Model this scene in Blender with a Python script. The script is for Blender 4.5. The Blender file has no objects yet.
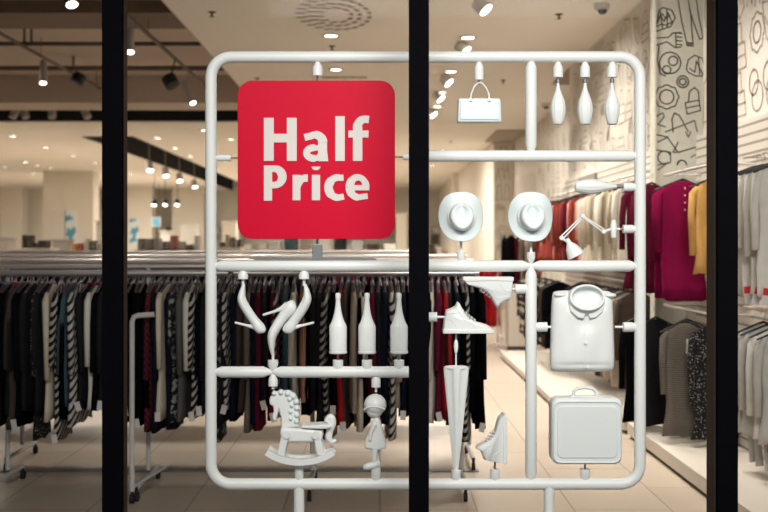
import bpy, bmesh, math, random
from mathutils import Vector, Matrix
random.seed(7)
PI = math.pi
sc = bpy.context.scene
COL = sc.collection

# ------------------------------------------------------------------ camera
FP = 1067.0
VX, VY, EYE = 380.0, 243.0, 1.65
cam_d = bpy.data.cameras.new('camera'); cam = bpy.data.objects.new('camera', cam_d); COL.objects.link(cam)
cam.location = (0, 0, EYE); cam.rotation_euler = (PI/2, 0, 0)
cam_d.sensor_width = 36; cam_d.lens = FP*36/768
cam_d.shift_x = 4/768; cam_d.shift_y = -13/768
cam_d.clip_end = 200
cam_d.dof.use_dof = True; cam_d.dof.focus_distance = 5.0; cam_d.dof.aperture_fstop = 2.6
sc.camera = cam
# ------------------------------------------------------------------ world, exposure
w = bpy.data.worlds.new('world'); sc.world = w; w.use_nodes = True
w.node_tree.nodes['Background'].inputs[0].default_value = (0.90, 0.955, 1.0, 1)
w.node_tree.nodes['Background'].inputs[1].default_value = 0.44
sc.view_settings.view_transform = 'Standard'; sc.view_settings.look = 'None'
sc.view_settings.exposure = 0.0; sc.view_settings.gamma = 1; sc.view_settings.use_curve_mapping = False

def area(name, loc, size, power, col=(1, .84, .64), rot=(0, 0, 0), size_y=None, spread=PI):
    d = bpy.data.lights.new(name, 'AREA'); d.energy = power; d.color = col
    d.shape = 'RECTANGLE'; d.size = size; d.size_y = size_y or size; d.spread = spread
    o = bpy.data.objects.new(name, d); COL.objects.link(o); o.location = loc; o.rotation_euler = rot
    return o
# lit rows of ceiling lamps over the aisles
CW = (1, .945, .875)
area('aisle_lamp', (1.9, 7.6, 4.1), .4, 30, CW, spread=1.7)
area('aisle_lamp', (1.5, 10.2, 4.1), .6, 70, CW, spread=1.9)
area('aisle_lamp', (1.2, 14, 4.1), .8, 105, CW, spread=2.1)
area('aisle_lamp', (0.9, 19.5, 4.1), 1.2, 185, CW)
area('aisle_lamp', (0.4, 28, 4.1), 2, 300, CW)
area('aisle_lamp', (-1.5, 36, 4.1), 2, 330, CW)
for X in (-3.0, -1.4, .2): area('rack_lamp', (X, 10.4, 4.15), .25, 17, CW, spread=2.0)
area('hall_lamp', (-9, 30, 4.1), 3, 480, CW)
area('hall_lamp', (-10, 42, 4.1), 4, 640, CW)
area('hall_lamp', (-4, 42, 4.1), 3, 450, CW)
area('hall_lamp', (-6.5, 16, 4.3), 2, 30, CW)
area('hall_lamp', (-9.5, 24.0, 4.1), 2, 190, CW)
area('wall_washer', (1.2, 8.6, 4.05), .3, 20, CW, rot=(0, -.5, 0), spread=1.9)
area('wall_washer', (1.2, 12.2, 4.05), .3, 34, CW, rot=(0, -.55, 0), spread=2.0)
# added unseen fill lamps out front, brightening the white frame and sign
for X in (-.4, .6, 1.6): area('front_fill', (X, .8, 3.9), 1.0, 21, (1, .985, .97), rot=(1.07, 0, 0), spread=1.35)

# ------------------------------------------------------------------ materials
def mat(name, col, rough=.6, metal=0, spec=.4, nscale=0, namt=.12, bump=0, bscale=60, trans=0, emit=0, coat=0):
    m = bpy.data.materials.new(name); m.use_nodes = True
    nt = m.node_tree; b = nt.nodes['Principled BSDF']
    b.inputs['Roughness'].default_value = rough; b.inputs['Metallic'].default_value = metal
    b.inputs['Specular IOR Level'].default_value = spec
    b.inputs['Base Color'].default_value = (*col, 1)
    if coat: b.inputs['Coat Weight'].default_value = coat; b.inputs['Coat Roughness'].default_value = .12
    if emit:
        b.inputs['Emission Color'].default_value = (*col, 1); b.inputs['Emission Strength'].default_value = emit
    tc = nt.nodes.new('ShaderNodeTexCoord')
    if nscale:
        n = nt.nodes.new('ShaderNodeTexNoise'); n.inputs['Scale'].default_value = nscale; n.inputs['Detail'].default_value = 4
        r = nt.nodes.new('ShaderNodeMix'); r.data_type = 'RGBA'
        r.inputs[6].default_value = (*[c*(1-namt) for c in col], 1); r.inputs[7].default_value = (*[min(1, c*(1+namt)) for c in col], 1)
        nt.links.new(tc.outputs['Object'], n.inputs['Vector']); nt.links.new(n.outputs[0], r.inputs[0]); nt.links.new(r.outputs[2], b.inputs['Base Color'])
    if bump:
        n2 = nt.nodes.new('ShaderNodeTexNoise'); n2.inputs['Scale'].default_value = bscale
        bp = nt.nodes.new('ShaderNodeBump'); bp.inputs['Strength'].default_value = bump; bp.inputs['Distance'].default_value = .01
        nt.links.new(tc.outputs['Object'], n2.inputs['Vector']); nt.links.new(n2.outputs[0], bp.inputs['Height']); nt.links.new(bp.outputs[0], b.inputs['Normal'])
    return m

def pattern(name, a, b_, kind='diag', scale=20, thr=.5, rough=.85):
    m = bpy.data.materials.new(name); m.use_nodes = True; nt = m.node_tree; b = nt.nodes['Principled BSDF']
    b.inputs['Roughness'].default_value = rough; b.inputs['Specular IOR Level'].default_value = .2
    tc = nt.nodes.new('ShaderNodeTexCoord'); mp = nt.nodes.new('ShaderNodeMapping')
    nt.links.new(tc.outputs['Object'], mp.inputs[0])
    if kind in ('diag', 'horizontal', 'vertical'):
        t = nt.nodes.new('ShaderNodeTexWave'); t.inputs['Scale'].default_value = scale
        t.inputs['Distortion'].default_value = .6 if kind == 'diag' else 0
        t.bands_direction = {'diag': 'Z', 'horizontal': 'Z', 'vertical': 'X'}[kind]
        if kind == 'diag': mp.inputs['Rotation'].default_value = (.65, .6, 0)
        out = t.outputs['Fac']
    elif kind == 'check':
        t = nt.nodes.new('ShaderNodeTexChecker'); t.inputs['Scale'].default_value = scale; out = t.outputs['Fac']
    elif kind == 'dots':
        t = nt.nodes.new('ShaderNodeTexVoronoi'); t.inputs['Scale'].default_value = scale; out = t.outputs['Distance']
    else:
        t = nt.nodes.new('ShaderNodeTexNoise'); t.inputs['Scale'].default_value = scale; t.inputs['Detail'].default_value = 3; out = t.outputs[0]
    nt.links.new(mp.outputs[0], t.inputs['Vector'])
    cr = nt.nodes.new('ShaderNodeValToRGB'); cr.color_ramp.interpolation = 'CONSTANT'
    cr.color_ramp.elements[0].color = (*a, 1); cr.color_ramp.elements[1].color = (*b_, 1); cr.color_ramp.elements[1].position = thr
    nt.links.new(out, cr.inputs[0]); nt.links.new(cr.outputs[0], b.inputs['Base Color'])
    return m

M = {}
M['plastic'] = mat('white_plastic', (.84, .86, .845), .36, nscale=3, namt=.02)
M['plastic_matte'] = mat('matte_white_plastic', (.80, .835, .825), .5, nscale=4, namt=.03)
M['bag'] = mat('pale_blue_white_plastic', (.76, .83, .84), .4, nscale=4, namt=.02)
M['steel'] = mat('steel_rod', (.42, .42, .42), .3, 1)
M['black'] = mat('black_anodised_metal', (.0012, .0012, .0014), .9, spec=0.0, nscale=5, namt=.1)
M['reflect_brown'] = mat('dark_reflected_brown_metal', (.055, .034, .024), .7, 0, spec=.05, nscale=8)  # aluminium mullion sides, with the brown reflection put into the base colour
M['acrylic'] = mat('red_acrylic', (.66, .0, .03), .5, spec=.12, nscale=1.2, namt=.06)
M['letter'] = mat('off_white_vinyl', (.76, .71, .67), .7, nscale=5, namt=.02)
M['grey'] = mat('grey_metal', (.22, .23, .23), .4, .5, nscale=8)
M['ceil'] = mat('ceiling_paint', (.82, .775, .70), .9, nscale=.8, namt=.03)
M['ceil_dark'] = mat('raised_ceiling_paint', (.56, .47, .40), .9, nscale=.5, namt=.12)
M['ceil_taupe'] = mat('taupe_ceiling_panel', (.36, .31, .25), .9, nscale=1, namt=.06)
M['slot'] = mat('black_ceiling_slot', (.012, .011, .01), .9, nscale=2)
M['beam'] = mat('brown_beam', (.20, .15, .11), .8, nscale=3)
M['wall'] = mat('cream_wall_paint', (.70, .65, .56), .85, nscale=.7, namt=.04)
M['mural'] = mat('mural_wall_paint', (.72, .67, .585), .85, nscale=2.2, namt=.07)
M['fin'] = mat('greenish_grey_panel', (.60, .585, .50), .8, nscale=1.5, namt=.03)
M['ink'] = mat('dark_mural_ink', (.15, .14, .12), .8, nscale=5)
M['ink2'] = mat('faded_mural_ink', (.42, .35, .29), .8, nscale=5)
M['podium'] = mat('podium_laminate', (.66, .60, .52), .5, nscale=3, namt=.03)
M['base'] = mat('dark_plinth', (.10, .085, .07), .7, nscale=3)
M['taupe'] = mat('taupe_panel', (.27, .235, .2), .75, nscale=2)
M['chrome'] = mat('chrome_tube', (.82, .77, .74), .33, .75)
M['rackwhite'] = mat('white_powder_coat', (.55, .54, .52), .4, nscale=8, namt=.03)
M['rubber'] = mat('black_rubber', (.012, .012, .012), .7, nscale=10)
M['hanger'] = mat('dark_purple_brown_hanger', (.055, .035, .045), .4, nscale=10)
M['hook'] = mat('hanger_hook_steel', (.5, .47, .45), .3, 1)
M['blk_hanger'] = mat('black_hanger', (.012, .011, .011), .45, nscale=10)
M['tag'] = mat('paper_tag', (.62, .58, .56), .8, nscale=20, namt=.05)
M['redtag'] = mat('red_paper_tag', (.55, .02, .02), .7, nscale=20)
M['lamp'] = mat('lamp_glow', (1, .93, .82), emit=9)
M['lampring'] = mat('white_lamp_ring', (.6, .57, .52), .5, nscale=6)
M['blackspot'] = mat('black_spotlight', (.006, .006, .006), .5, nscale=6)
M['greyspot'] = mat('grey_spotlight', (.42, .38, .36), .5, nscale=6)
M['pipe'] = mat('brown_grey_pipe', (.13, .10, .08), .6, nscale=6)
def cl(name, col, n=.15): M[name] = mat(name+'_cloth', col, .9, spec=.06, nscale=14, namt=n, bump=.15, bscale=90)
for n, c in dict(black=(.0035, .0035, .0045), navy=(.006, .008, .018), charcoal=(.014, .013, .015), brown=(.06, .042, .034),
                 cream=(.60, .53, .42), ivory=(.66, .62, .55), magenta=(.20, .004, .045), maroon=(.11, .008, .025), red=(.42, .015, .02),
                 coral=(.34, .065, .048), pink=(.62, .33, .27), teal=(.05, .085, .10), peach=(.52, .27, .19), taupe_knit=(.17, .14, .115),
                 lilac=(.24, .22, .42), yellow=(.60, .34, .11), white=(.70, .67, .61), beige=(.40, .33, .26), greyd=(.10, .095, .09), sand=(.50, .43, .33),
                 greyw=(.46, .44, .41), orange=(.6, .2, .05), blue=(.10, .28, .42)).items(): cl(n, c)
M['stripe'] = pattern('black_white_diagonal_stripe_cloth', (.005, .005, .006), (.42, .39, .35), 'diag', 9, .55)
M['stripe_w'] = pattern('white_black_diagonal_stripe_cloth', (.50, .47, .42), (.015, .015, .018), 'diag', 8, .62)
M['plaid'] = pattern('red_black_plaid_cloth', (.16, .008, .02), (.012, .01, .012), 'check', 45)
M['floral'] = pattern('black_white_floral_cloth', (.012, .013, .014), (.25, .245, .225), 'noise', 30, .53)
M['dots'] = pattern('black_dotted_cloth', (.30, .28, .27), (.012, .012, .013), 'dots', 55, .28)
M['hstripe'] = pattern('brown_grey_striped_cloth', (.07, .058, .047), (.19, .16, .13), 'horizontal', 22, .5)
M['bw'] = pattern('cream_black_print_cloth', (.02, .018, .016), (.62, .55, .45), 'noise', 13, .5)
M['poster'] = pattern('blue_white_poster', (.10, .30, .42), (.66, .72, .74), 'noise', 2.6, .5)
M['slat'] = pattern('slatwall_laminate', (.33, .29, .245), (.70, .65, .57), 'horizontal', 4.5, .16, .6)

def floor_mat():
    m = bpy.data.materials.new('beige_floor_tile'); m.use_nodes = True; nt = m.node_tree; b = nt.nodes['Principled BSDF']
    b.inputs['Roughness'].default_value = .38; b.inputs['Specular IOR Level'].default_value = .35
    tc = nt.nodes.new('ShaderNodeTexCoord'); br = nt.nodes.new('ShaderNodeTexBrick')
    br.inputs['Color1'].default_value = (.60, .50, .40, 1); br.inputs['Color2'].default_value = (.56, .465, .37, 1)
    br.inputs['Mortar'].default_value = (.34, .27, .21, 1); br.inputs['Scale'].default_value = 1
    br.inputs['Mortar Size'].default_value = .006; br.inputs['Brick Width'].default_value = 1.2; br.inputs['Row Height'].default_value = .6
    n = nt.nodes.new('ShaderNodeTexNoise'); n.inputs['Scale'].default_value = 1.4; n.inputs['Detail'].default_value = 5
    mx = nt.nodes.new('ShaderNodeMix'); mx.data_type = 'RGBA'; mx.blend_type = 'MULTIPLY'; mx.inputs[0].default_value = .25
    mp = nt.nodes.new('ShaderNodeMapping'); mp.inputs['Rotation'].default_value = (0, 0, PI/2)
    nt.links.new(tc.outputs['Object'], mp.inputs[0]); nt.links.new(mp.outputs[0], br.inputs[0]); nt.links.new(tc.outputs['Object'], n.inputs[0])
    nt.links.new(br.outputs[0], mx.inputs[6]); nt.links.new(n.outputs[0], mx.inputs[7]); nt.links.new(mx.outputs[2], b.inputs['Base Color'])
    return m
M['floor'] = floor_mat()
M['pave'] = mat('street_paving', (.12, .115, .11), .8, nscale=3)
def glass_mat():
    m = bpy.data.materials.new('shop_glass'); m.use_nodes = True; nt = m.node_tree; nt.nodes.clear()
    o = nt.nodes.new('ShaderNodeOutputMaterial'); t = nt.nodes.new('ShaderNodeBsdfTransparent'); g = nt.nodes.new('ShaderNodeBsdfGlossy')
    t.inputs[0].default_value = (.965, .965, .955, 1); g.inputs['Roughness'].default_value = .02
    f = nt.nodes.new('ShaderNodeFresnel'); f.inputs['IOR'].default_value = 1.08
    mx = nt.nodes.new('ShaderNodeMixShader')
    nt.links.new(f.outputs[0], mx.inputs[0]); nt.links.new(t.outputs[0], mx.inputs[1]); nt.links.new(g.outputs[0], mx.inputs[2]); nt.links.new(mx.outputs[0], o.inputs[0])
    return m
M['glass'] = glass_mat()

M['black'].node_tree.nodes['Principled BSDF'].inputs['IOR'].default_value = 1.0
# ------------------------------------------------------------------ helpers
def at(px, py, Y): return Vector(((px-VX)/FP*Y, Y, EYE-(py-VY)/FP*Y))
def xx(px, Y): return (px-VX)/FP*Y
def zz(py, Y): return EYE-(py-VY)/FP*Y
WORLD = {}
class MB:
    def __init__(s): s.v = []; s.f = []
    def add(s, vs, fs):
        k = len(s.v); s.v += [Vector(p) for p in vs]; s.f += [tuple(i+k for i in f) for f in fs]; return s
    def box(s, c, d, rot=None):
        hx, hy, hz = d[0]/2, d[1]/2, d[2]/2; c = Vector(c)
        vs = [Vector((x*hx, y*hy, z*hz)) for x in (-1, 1) for y in (-1, 1) for z in (-1, 1)]
        if rot: vs = [rot @ q for q in vs]
        return s.add([c+q for q in vs], [(0, 1, 3, 2), (4, 6, 7, 5), (0, 4, 5, 1), (2, 3, 7, 6), (0, 2, 6, 4), (1, 5, 7, 3)])
    def bx(s, x0, x1, y0, y1, z0, z1): return s.box(((x0+x1)/2, (y0+y1)/2, (z0+z1)/2), (x1-x0, y1-y0, z1-z0))
    def rings(s, rs, cap=True, closed=False):
        n = len(rs[0]); k = len(s.v)
        for r in rs: s.v += [Vector(p) for p in r]
        m = len(rs)
        for i in range(m if closed else m-1):
            a = k+i*n; b = k+((i+1) % m)*n
            for j in range(n): s.f.append((a+j, a+(j+1) % n, b+(j+1) % n, b+j))
        if cap and not closed:
            s.f.append(tuple(k+j for j in reversed(range(n)))); s.f.append(tuple(k+(m-1)*n+j for j in range(n)))
        return s
    def tube(s, pts, r, n=12, depth=None, closed=False, sq=1):
        pts = [Vector(p) for p in pts]; rs = r if isinstance(r, (list, tuple)) else [r]*len(pts)
        ds = depth if depth else rs
        out = []; prev = None
        for i, p in enumerate(pts):
            if closed: t = pts[(i+1) % len(pts)]-pts[i-1]
            else: t = pts[min(i+1, len(pts)-1)]-pts[max(i-1, 0)]
            t = t.normalized() if t.length > 1e-9 else Vector((0, 0, 1))
            if prev is None:
                ref = Vector((0, 1, 0)) if abs(t.y) < .9 else Vector((1, 0, 0))
                b = (ref-t*ref.dot(t)).normalized()
            else: b = (prev-t*prev.dot(t)).normalized()
            prev = b; nn = t.cross(b)
            out.append([p+nn*rs[i]*math.cos(2*PI*j/n)+b*ds[i]*math.sin(2*PI*j/n) for j in range(n)])
        return s.rings(out, closed=closed)
    def lathe(s, prof, c=(0, 0, 0), axis=(0, 0, 1), n=24, rib=0, nr=12, sq=1):
        c = Vector(c); q = Vector((0, 0, 1)).rotation_difference(Vector(axis))
        return s.rings([[c+q @ Vector((r*(1+rib*math.cos(nr*2*PI*j/n))*math.cos(2*PI*j/n), r*sq*(1+rib*math.cos(nr*2*PI*j/n))*math.sin(2*PI*j/n), z)) for j in range(n)] for r, z in prof])
    def prism(s, poly, y0, y1):
        n = len(poly)
        return s.add([(x, y0, z) for x, z in poly]+[(x, y1, z) for x, z in poly],
                     [tuple(range(n)), tuple(reversed(range(n, 2*n)))]+[(i, i+n, (i+1) % n+n, (i+1) % n) for i in range(n)])
    def ribbon(s, pts, wd, y0, y1, closed=False):
        n = len(pts); ws = wd if isinstance(wd, (list, tuple)) else [wd]*n
        L = []; R = []
        for i in range(n):
            a = pts[(i-1) % n] if (closed or i) else pts[0]; b = pts[(i+1) % n] if (closed or i < n-1) else pts[-1]
            dx, dz = b[0]-a[0], b[1]-a[1]; l = math.hypot(dx, dz) or 1
            nx, nz = -dz/l*ws[i]/2, dx/l*ws[i]/2
            L.append((pts[i][0]+nx, pts[i][1]+nz)); R.append((pts[i][0]-nx, pts[i][1]-nz))
        for i in range(n if closed else n-1):
            j = (i+1) % n; s.prism([L[i], L[j], R[j], R[i]], y0, y1)
        return s
    def grid(s, fn, nu, nv):
        k = len(s.v)
        for i in range(nu+1):
            for j in range(nv+1): s.v.append(Vector(fn(i/nu, j/nv)))
        for i in range(nu):
            for j in range(nv):
                a = k+i*(nv+1)+j; s.f.append((a, a+1, a+nv+2, a+nv+1))
        return s
    def ball(s, c, r, n=16):
        r = r if isinstance(r, (list, tuple)) else (r, r, r)
        c = Vector(c)
        return s.rings([[c+Vector((r[0]*math.sin(t)*math.cos(2*PI*j/n), r[1]*math.sin(t)*math.sin(2*PI*j/n), -r[2]*math.cos(t))) for j in range(n)]
                        for t in [max(.03, min(PI-.03, PI*i/(n//2+2))) for i in range(n//2+3)]])
    def build(s, name, m, parent=None, smooth=True, bevel=0, seg=3, ang=40, local=False, sub=0, merge=False):
        off = Vector((0, 0, 0)) if (local or parent is None) else WORLD.get(parent.name, Vector((0, 0, 0)))
        me = bpy.data.meshes.new(name); me.from_pydata([tuple(v-off) for v in s.v], [], s.f)
        bm = bmesh.new(); bm.from_mesh(me)
        if merge: bmesh.ops.remove_doubles(bm, verts=bm.verts, dist=1e-5)
        bmesh.ops.recalc_face_normals(bm, faces=bm.faces); bm.to_mesh(me); bm.free()
        me.materials.append(m)
        if smooth:
            me.polygons.foreach_set('use_smooth', [True]*len(me.polygons)); me.set_sharp_from_angle(angle=math.radians(ang))
        o = bpy.data.objects.new(name, me); COL.objects.link(o)
        if parent: o.parent = parent; WORLD[o.name] = off
        if bevel:
            b = o.modifiers.new('bevel', 'BEVEL'); b.width = bevel; b.segments = seg; b.limit_method = 'ANGLE'; b.angle_limit = math.radians(35)
            b.harden_normals = False
        if sub:
            u = o.modifiers.new('sub', 'SUBSURF'); u.levels = u.render_levels = sub
        return o
def recentre(o, p):
    p = Vector(p)
    for v in o.data.vertices: v.co -= p
    o.location = p; return o
def tag(o, label, cat, group=None):
    o['label'] = label; o['category'] = cat
    if group: o['group'] = group
    return o
def thing(name, label, cat, loc=(0, 0, 0), rz=0, group=None):
    o = bpy.data.objects.new(name, None); COL.objects.link(o); o.location = loc; o.rotation_euler = (0, 0, rz); o.empty_display_size = .1
    WORLD[o.name] = Vector(loc); return tag(o, label, cat, group)
def struct(name, mb, m, parent=None, **k):
    k.setdefault('smooth', False)
    o = mb.build(name, m, parent, **k)
    if not parent: o['kind'] = 'structure'
    return o
def B(x0, x1, y0, y1, z0, z1): return MB().bx(x0, x1, y0, y1, z0, z1)
def copy_tree(o, parent=None):
    c = o.copy(); COL.objects.link(c)
    if parent: c.parent = parent
    for ch in list(o.children): copy_tree(ch, c)
    return c

# ================================================================== SETTING
H = 4.20; HR = 4.70
struct('floor', B(-18, 4.2, 4.3, 52, -.12, 0), M['floor'])
struct('floor_street', B(-18, 8, -3.5, 4.3, -.2, -.02), M['pave'])
struct('ceiling', B(-2.28, 4.4, 4.3, 52, H, H+.7), M['ceil'])
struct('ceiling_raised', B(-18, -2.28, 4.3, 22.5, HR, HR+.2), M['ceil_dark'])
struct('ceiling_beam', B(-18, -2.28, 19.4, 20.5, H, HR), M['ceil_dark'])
struct('ceiling_slot', B(-18, -2.28, 20.5, 22.5, HR-.06, HR), M['slot'])
struct('ceiling_hall', MB().bx(-18, -7.2, 22.5, 52, H, H+.7).bx(-5.9, -2.28, 22.5, 52, H, H+.7).bx(-7.2, -5.9, 22.5, 25.5, H, H+.7), M['ceil'])
struct('trim_12', MB().bx(-17.9, -2.3, 22.44, 22.5, H+.02, HR-.06).bx(-5.93, -5.9, 25.5, 52, H+.02, H+.5).bx(-7.2, -7.17, 25.5, 52, H+.02, H+.5), M['slot'])
struct('ceiling_channel', B(-7.2, -5.9, 25.5, 52, H+.5, H+.7), M['slot'])
struct('trim_1', B(-18, -2.28, 13.4, 14.4, HR-.16, HR), M['beam'])
struct('trim_2', B(-18, -2.28, 10.2, 10.5, HR-.10, HR), M['beam'])
struct('wall_left', B(-18.2, -18, 4.3, 52, -.1, HR+.2), M['wall'])
struct('wall_back', B(-18.2, 4.4, 52, 52.2, -.1, HR+.2), M['wall'])
struct('wall_right', B(2.75, 4.3, 4.3, 15.5, 0, H), M['mural'])
struct('wall_right_recess', B(3.35, 4.3, 15.5, 26.7, 0, H), M['mural'])
struct('wall_right_far', B(2.85, 4.3, 26.7, 52, 0, H), M['mural'])
struct('trim_3', B(2.75, 3.35, 15.5, 17.0, H-.03, H), M['ceil_taupe'])  # thin ceiling panel in a darker taupe, beside the right wall
struct('trim_4', B(2.63, 3.35, 24.0, 26.7, H-.03, H), M['ceil_taupe'])
fin = struct('wall_fin', B(2.33, 2.75, 9.08, 9.2, 0, H), M['fin'])
struct('trim_5', B(2.69, 2.75, 4.9, 9.08, .12, 2.56), M['slat'])
struct('trim_6', B(2.69, 2.75, 9.25, 15.5, .12, 2.56), M['slat'])
struct('trim_7', B(-6, xx(478, 7.75), 7.68, 7.75, 0, .012), M['grey'])
struct('trim_8', MB().bx(2.33, 2.345, 9.06, 9.08, 0, H), M['wall'])
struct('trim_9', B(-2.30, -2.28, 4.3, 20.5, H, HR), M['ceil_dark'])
struct('sky_blocker', B(-18, 8, -3.5, 4.3, 4.95, 5.1), M['slot'])  # unseen slab added over the pavement to keep skylight off the shop floor
# big columns
for i, (x0, x1, ty, mt) in enumerate([(43, 93, 171, 'wall'), (0, 22, 187, 'wall'), (22, 43, 200, 'wall'), (127, 152, 187, 'wall'), (172, 204, 202, 'wall'), (453, 494, 173, 'wall')]):
    Y = (H-EYE)*FP/(VY-ty)
    Y = min(Y, 50)
    struct('wall_column_%d' % (i+1), B(xx(x0, Y), xx(x1, Y), Y, Y+.8, 0, H), M[mt])
# shopfront
def mullion(n, x0, x1, i0, i1):
    o = struct('window_frame_%d' % n, B(x0, x1, 4.42, 4.45, 0, 4.3), M['black'])
    struct('inner_frame', B(i0, i1, 4.45, 4.68, 0, 4.2), M['reflect_brown'], o)
    struct('gasket', MB().bx(i0-.004, i0, 4.53, 4.56, 0, 4.2).bx(i1, i1+.004, 4.53, 4.56, 0, 4.2), M['rubber'], o)
mullion(1, -1.152, -1.069, -1.150, -1.108); mullion(2, .120, .203, .128, .195); mullion(3, 1.400, 1.483, 1.432, 1.480)
mullion(4, -2.45, -2.37, -2.44, -2.40); mullion(5, 2.73, 2.81, 2.76, 2.80)
for i, (a, b) in enumerate([(-2.40, -1.150), (-1.108, .128), (.195, 1.432), (1.480, 2.76)]):
    struct('window_%d' % (i+1), B(a, b, 4.54, 4.55, .1, 4.1), M['glass'])
struct('trim_10', B(-2.45, 2.81, 4.44, 4.66, 0, .1), M['black'])
struct('trim_11', B(-2.45, 2.81, 4.44, 4.66, 4.1, 4.3), M['black'])
struct('wall_front', MB().bx(-18, -2.45, 4.3, 4.5, 0, 4.9).bx(2.81, 4.3, 4.3, 4.5, 0, 4.9).bx(-18, 4.3, 4.3, 4.5, 4.3, 4.9), M['black'])

# ---- mural line drawings
def mural(name, plane, items, width, m, parent):
    mb = MB()
    for pts, closed in items:
        n = len(pts)
        for i in range(n if closed else n-1):
            a, b = pts[i], pts[(i+1) % n]
            dx, dz = b[0]-a[0], b[1]-a[1]; l = math.hypot(dx, dz)
            if l < 1e-6: continue
            ex, ez = dx/l*width*.3, dz/l*width*.3
            nx, nz = -dz/l*width/2, dx/l*width/2
            q = [(a[0]-ex+nx, a[1]-ez+nz), (b[0]+ex+nx, b[1]+ez+nz), (b[0]+ex-nx, b[1]+ez-nz), (a[0]-ex-nx, a[1]-ez-nz)]
            mb.add([plane(u, v) for u, v in q], [(0, 1, 2, 3)])
    return struct(name, mb, m, parent)
def circ(cx, cz, r, n=22, a0=0, a1=2*PI, k=0, q=0):
    return [(cx+r*(1+q*math.cos(k*t))*math.cos(t), cz+r*(1+q*math.cos(k*t))*math.sin(t)) for t in [a0+(a1-a0)*i/n for i in range(n+1)]]
# frontal panel, traced in photo pixels and set at its own place on the wall
def z4(u, v): return (640+u/3.94, v/3.94)      # coordinates in a 4x view of the panel
def Z(*ps): return [(xx(z4(*p)[0], 9.08), zz(z4(*p)[1], 9.08)) for p in ps]
def ZC(u, v, r, **k):
    c = Z((u, v))[0]; return circ(c[0], c[1], r/3.94/FP*9.08, **k)
it = [(Z((60, 120), (75, 40), (90, 30), (125, 40), (138, 70), (120, 105), (60, 125)), False), (Z((70, 90), (80, 60), (95, 85), (110, 50), (122, 80), (128, 95)), False),
      (Z((72, 70), (90, 55), (100, 75), (118, 60)), False), (Z((66, 105), (85, 95), (100, 100), (125, 88)), False), (Z((80, 45), (88, 110)), False), (Z((105, 38), (108, 105)), False),
      (Z((150, 0), (165, 90), (185, 175), (208, 175), (200, 60), (190, 0)), False), (Z((195, 40), (215, 100), (235, 155), (248, 150), (230, 60), (222, 0)), False), (Z((185, 168), (210, 170)), False), (Z((185, 180), (210, 182)), False),
      (Z((60, 150), (110, 148), (130, 130), (160, 128)), False), (Z((60, 180), (105, 165), (140, 188), (162, 185)), False), (Z((140, 130), (142, 188)), False),
      (Z((145, 130), (165, 132)), False), (Z((145, 145), (165, 147)), False), (Z((145, 160), (165, 162)), False), (Z((145, 175), (165, 177)), False),
      (ZC(118, 248, 42), True), (ZC(130, 240, 18), True), (ZC(105, 275, 16), True), (Z((75, 180), (68, 240), (80, 290), (100, 300)), False),
      (Z((182, 270), (190, 235), (215, 218), (245, 230), (255, 265), (245, 300), (220, 300), (190, 285), (182, 270)), False), (Z((195, 270), (215, 285), (222, 240), (245, 290)), False), (Z((230, 225), (235, 295)), False),
      (ZC(168, 322, 23), True), (ZC(168, 322, 13), True), (ZC(105, 382, 46, k=8, q=.07), True), (ZC(105, 382, 28), True),
      (Z((178, 405), (185, 450), (238, 435), (232, 395), (178, 405)), False), (Z((190, 400), (195, 360), (215, 345), (230, 360), (232, 395)), False), (Z((185, 425), (236, 415)), False),
      (Z((60, 460), (90, 445), (95, 460), (70, 490), (100, 500)), False), (Z((130, 520), (125, 470), (135, 445), (155, 455), (190, 520)), False), (Z((100, 520), (215, 475), (225, 520)), False),
      (Z((60, 530), (110, 540), (70, 560)), False), (Z((150, 560), (130, 600), (155, 600)), False), (Z((110, 545), (150, 600), (235, 575), (240, 530)), False),
      (Z((180, 520), (190, 540), (200, 520)), False), (Z((60, 590), (120, 600), (120, 640), (70, 650)), False), (ZC(95, 620, 25, a0=.4, a1=5), False),
      (Z((200, 620), (235, 600), (245, 640)), False), (Z((70, 670), (110, 640)), False), (ZC(165, 650, 18, a0=0, a1=PI), False)]
mural('mural_drawing', lambda u, v: (u, 9.078, v), it, .011, M['ink'], fin)
# side wall: doodle families repeated along the wall
def doodle(kind, u, v, s):
    T = lambda ps: [(u+a*s, v+b*s) for a, b in ps]
    if kind == 0: return [(T([(0, 0), (.1, .9), (.3, 1), (.35, .1), (.5, .1), (.55, 1), (.75, .9), (.8, 0)]), False), (T([(0, .1), (.8, .1)]), False)]
    if kind == 1: return [(circ(u+.4*s, v+.5*s, .4*s, k=8, q=.07), True), (circ(u+.4*s, v+.5*s, .22*s), True)]
    if kind == 2: return [(T([(0, 0), (.1, .5), (.8, .5), (.9, 0), (0, 0)]), False), (T([(.25, .5), (.3, .9), (.6, .9), (.65, .5)]), False), (T([(.05, .25), (.85, .25)]), False)]
    if kind == 3: return [(T([(0, 0), (0, .6), (.08, 1), (.16, .6), (.2, 1.05), (.3, .6), (.36, 1), (.44, .6), (.5, .9), (.55, .4), (.45, 0)]), False)]
    if kind == 4: return [(circ(u+.3*s, v+.3*s, .3*s), True), (circ(u+.5*s, v+.6*s, .25*s), True)]
    if kind == 5: return [(T([(0, 0), (.15, .7), (.3, 0)]), False), (T([(.4, 1), (.5, .1), (.7, 1), (.8, .1)]), False), (T([(.1, .8), (.8, .6)]), False)]
    return [(T([(0, .2), (.3, .9), (.9, 1), (.7, .3), (.3, 0), (0, .2)]), False), (T([(.2, .3), (.6, .8)]), False), (T([(.4, .2), (.75, .7)]), False)]
side = MB(); rnd = random.Random(3)
items = []; u = 4.8
while u < 15.2:
    v = 2.62 if True else 0
    while v < 4.1:
        items += doodle(rnd.randrange(7), u+rnd.uniform(-.05, .05), v+rnd.uniform(-.04, .04), rnd.uniform(.3, .42)); v += .38
    u += .36
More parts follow.
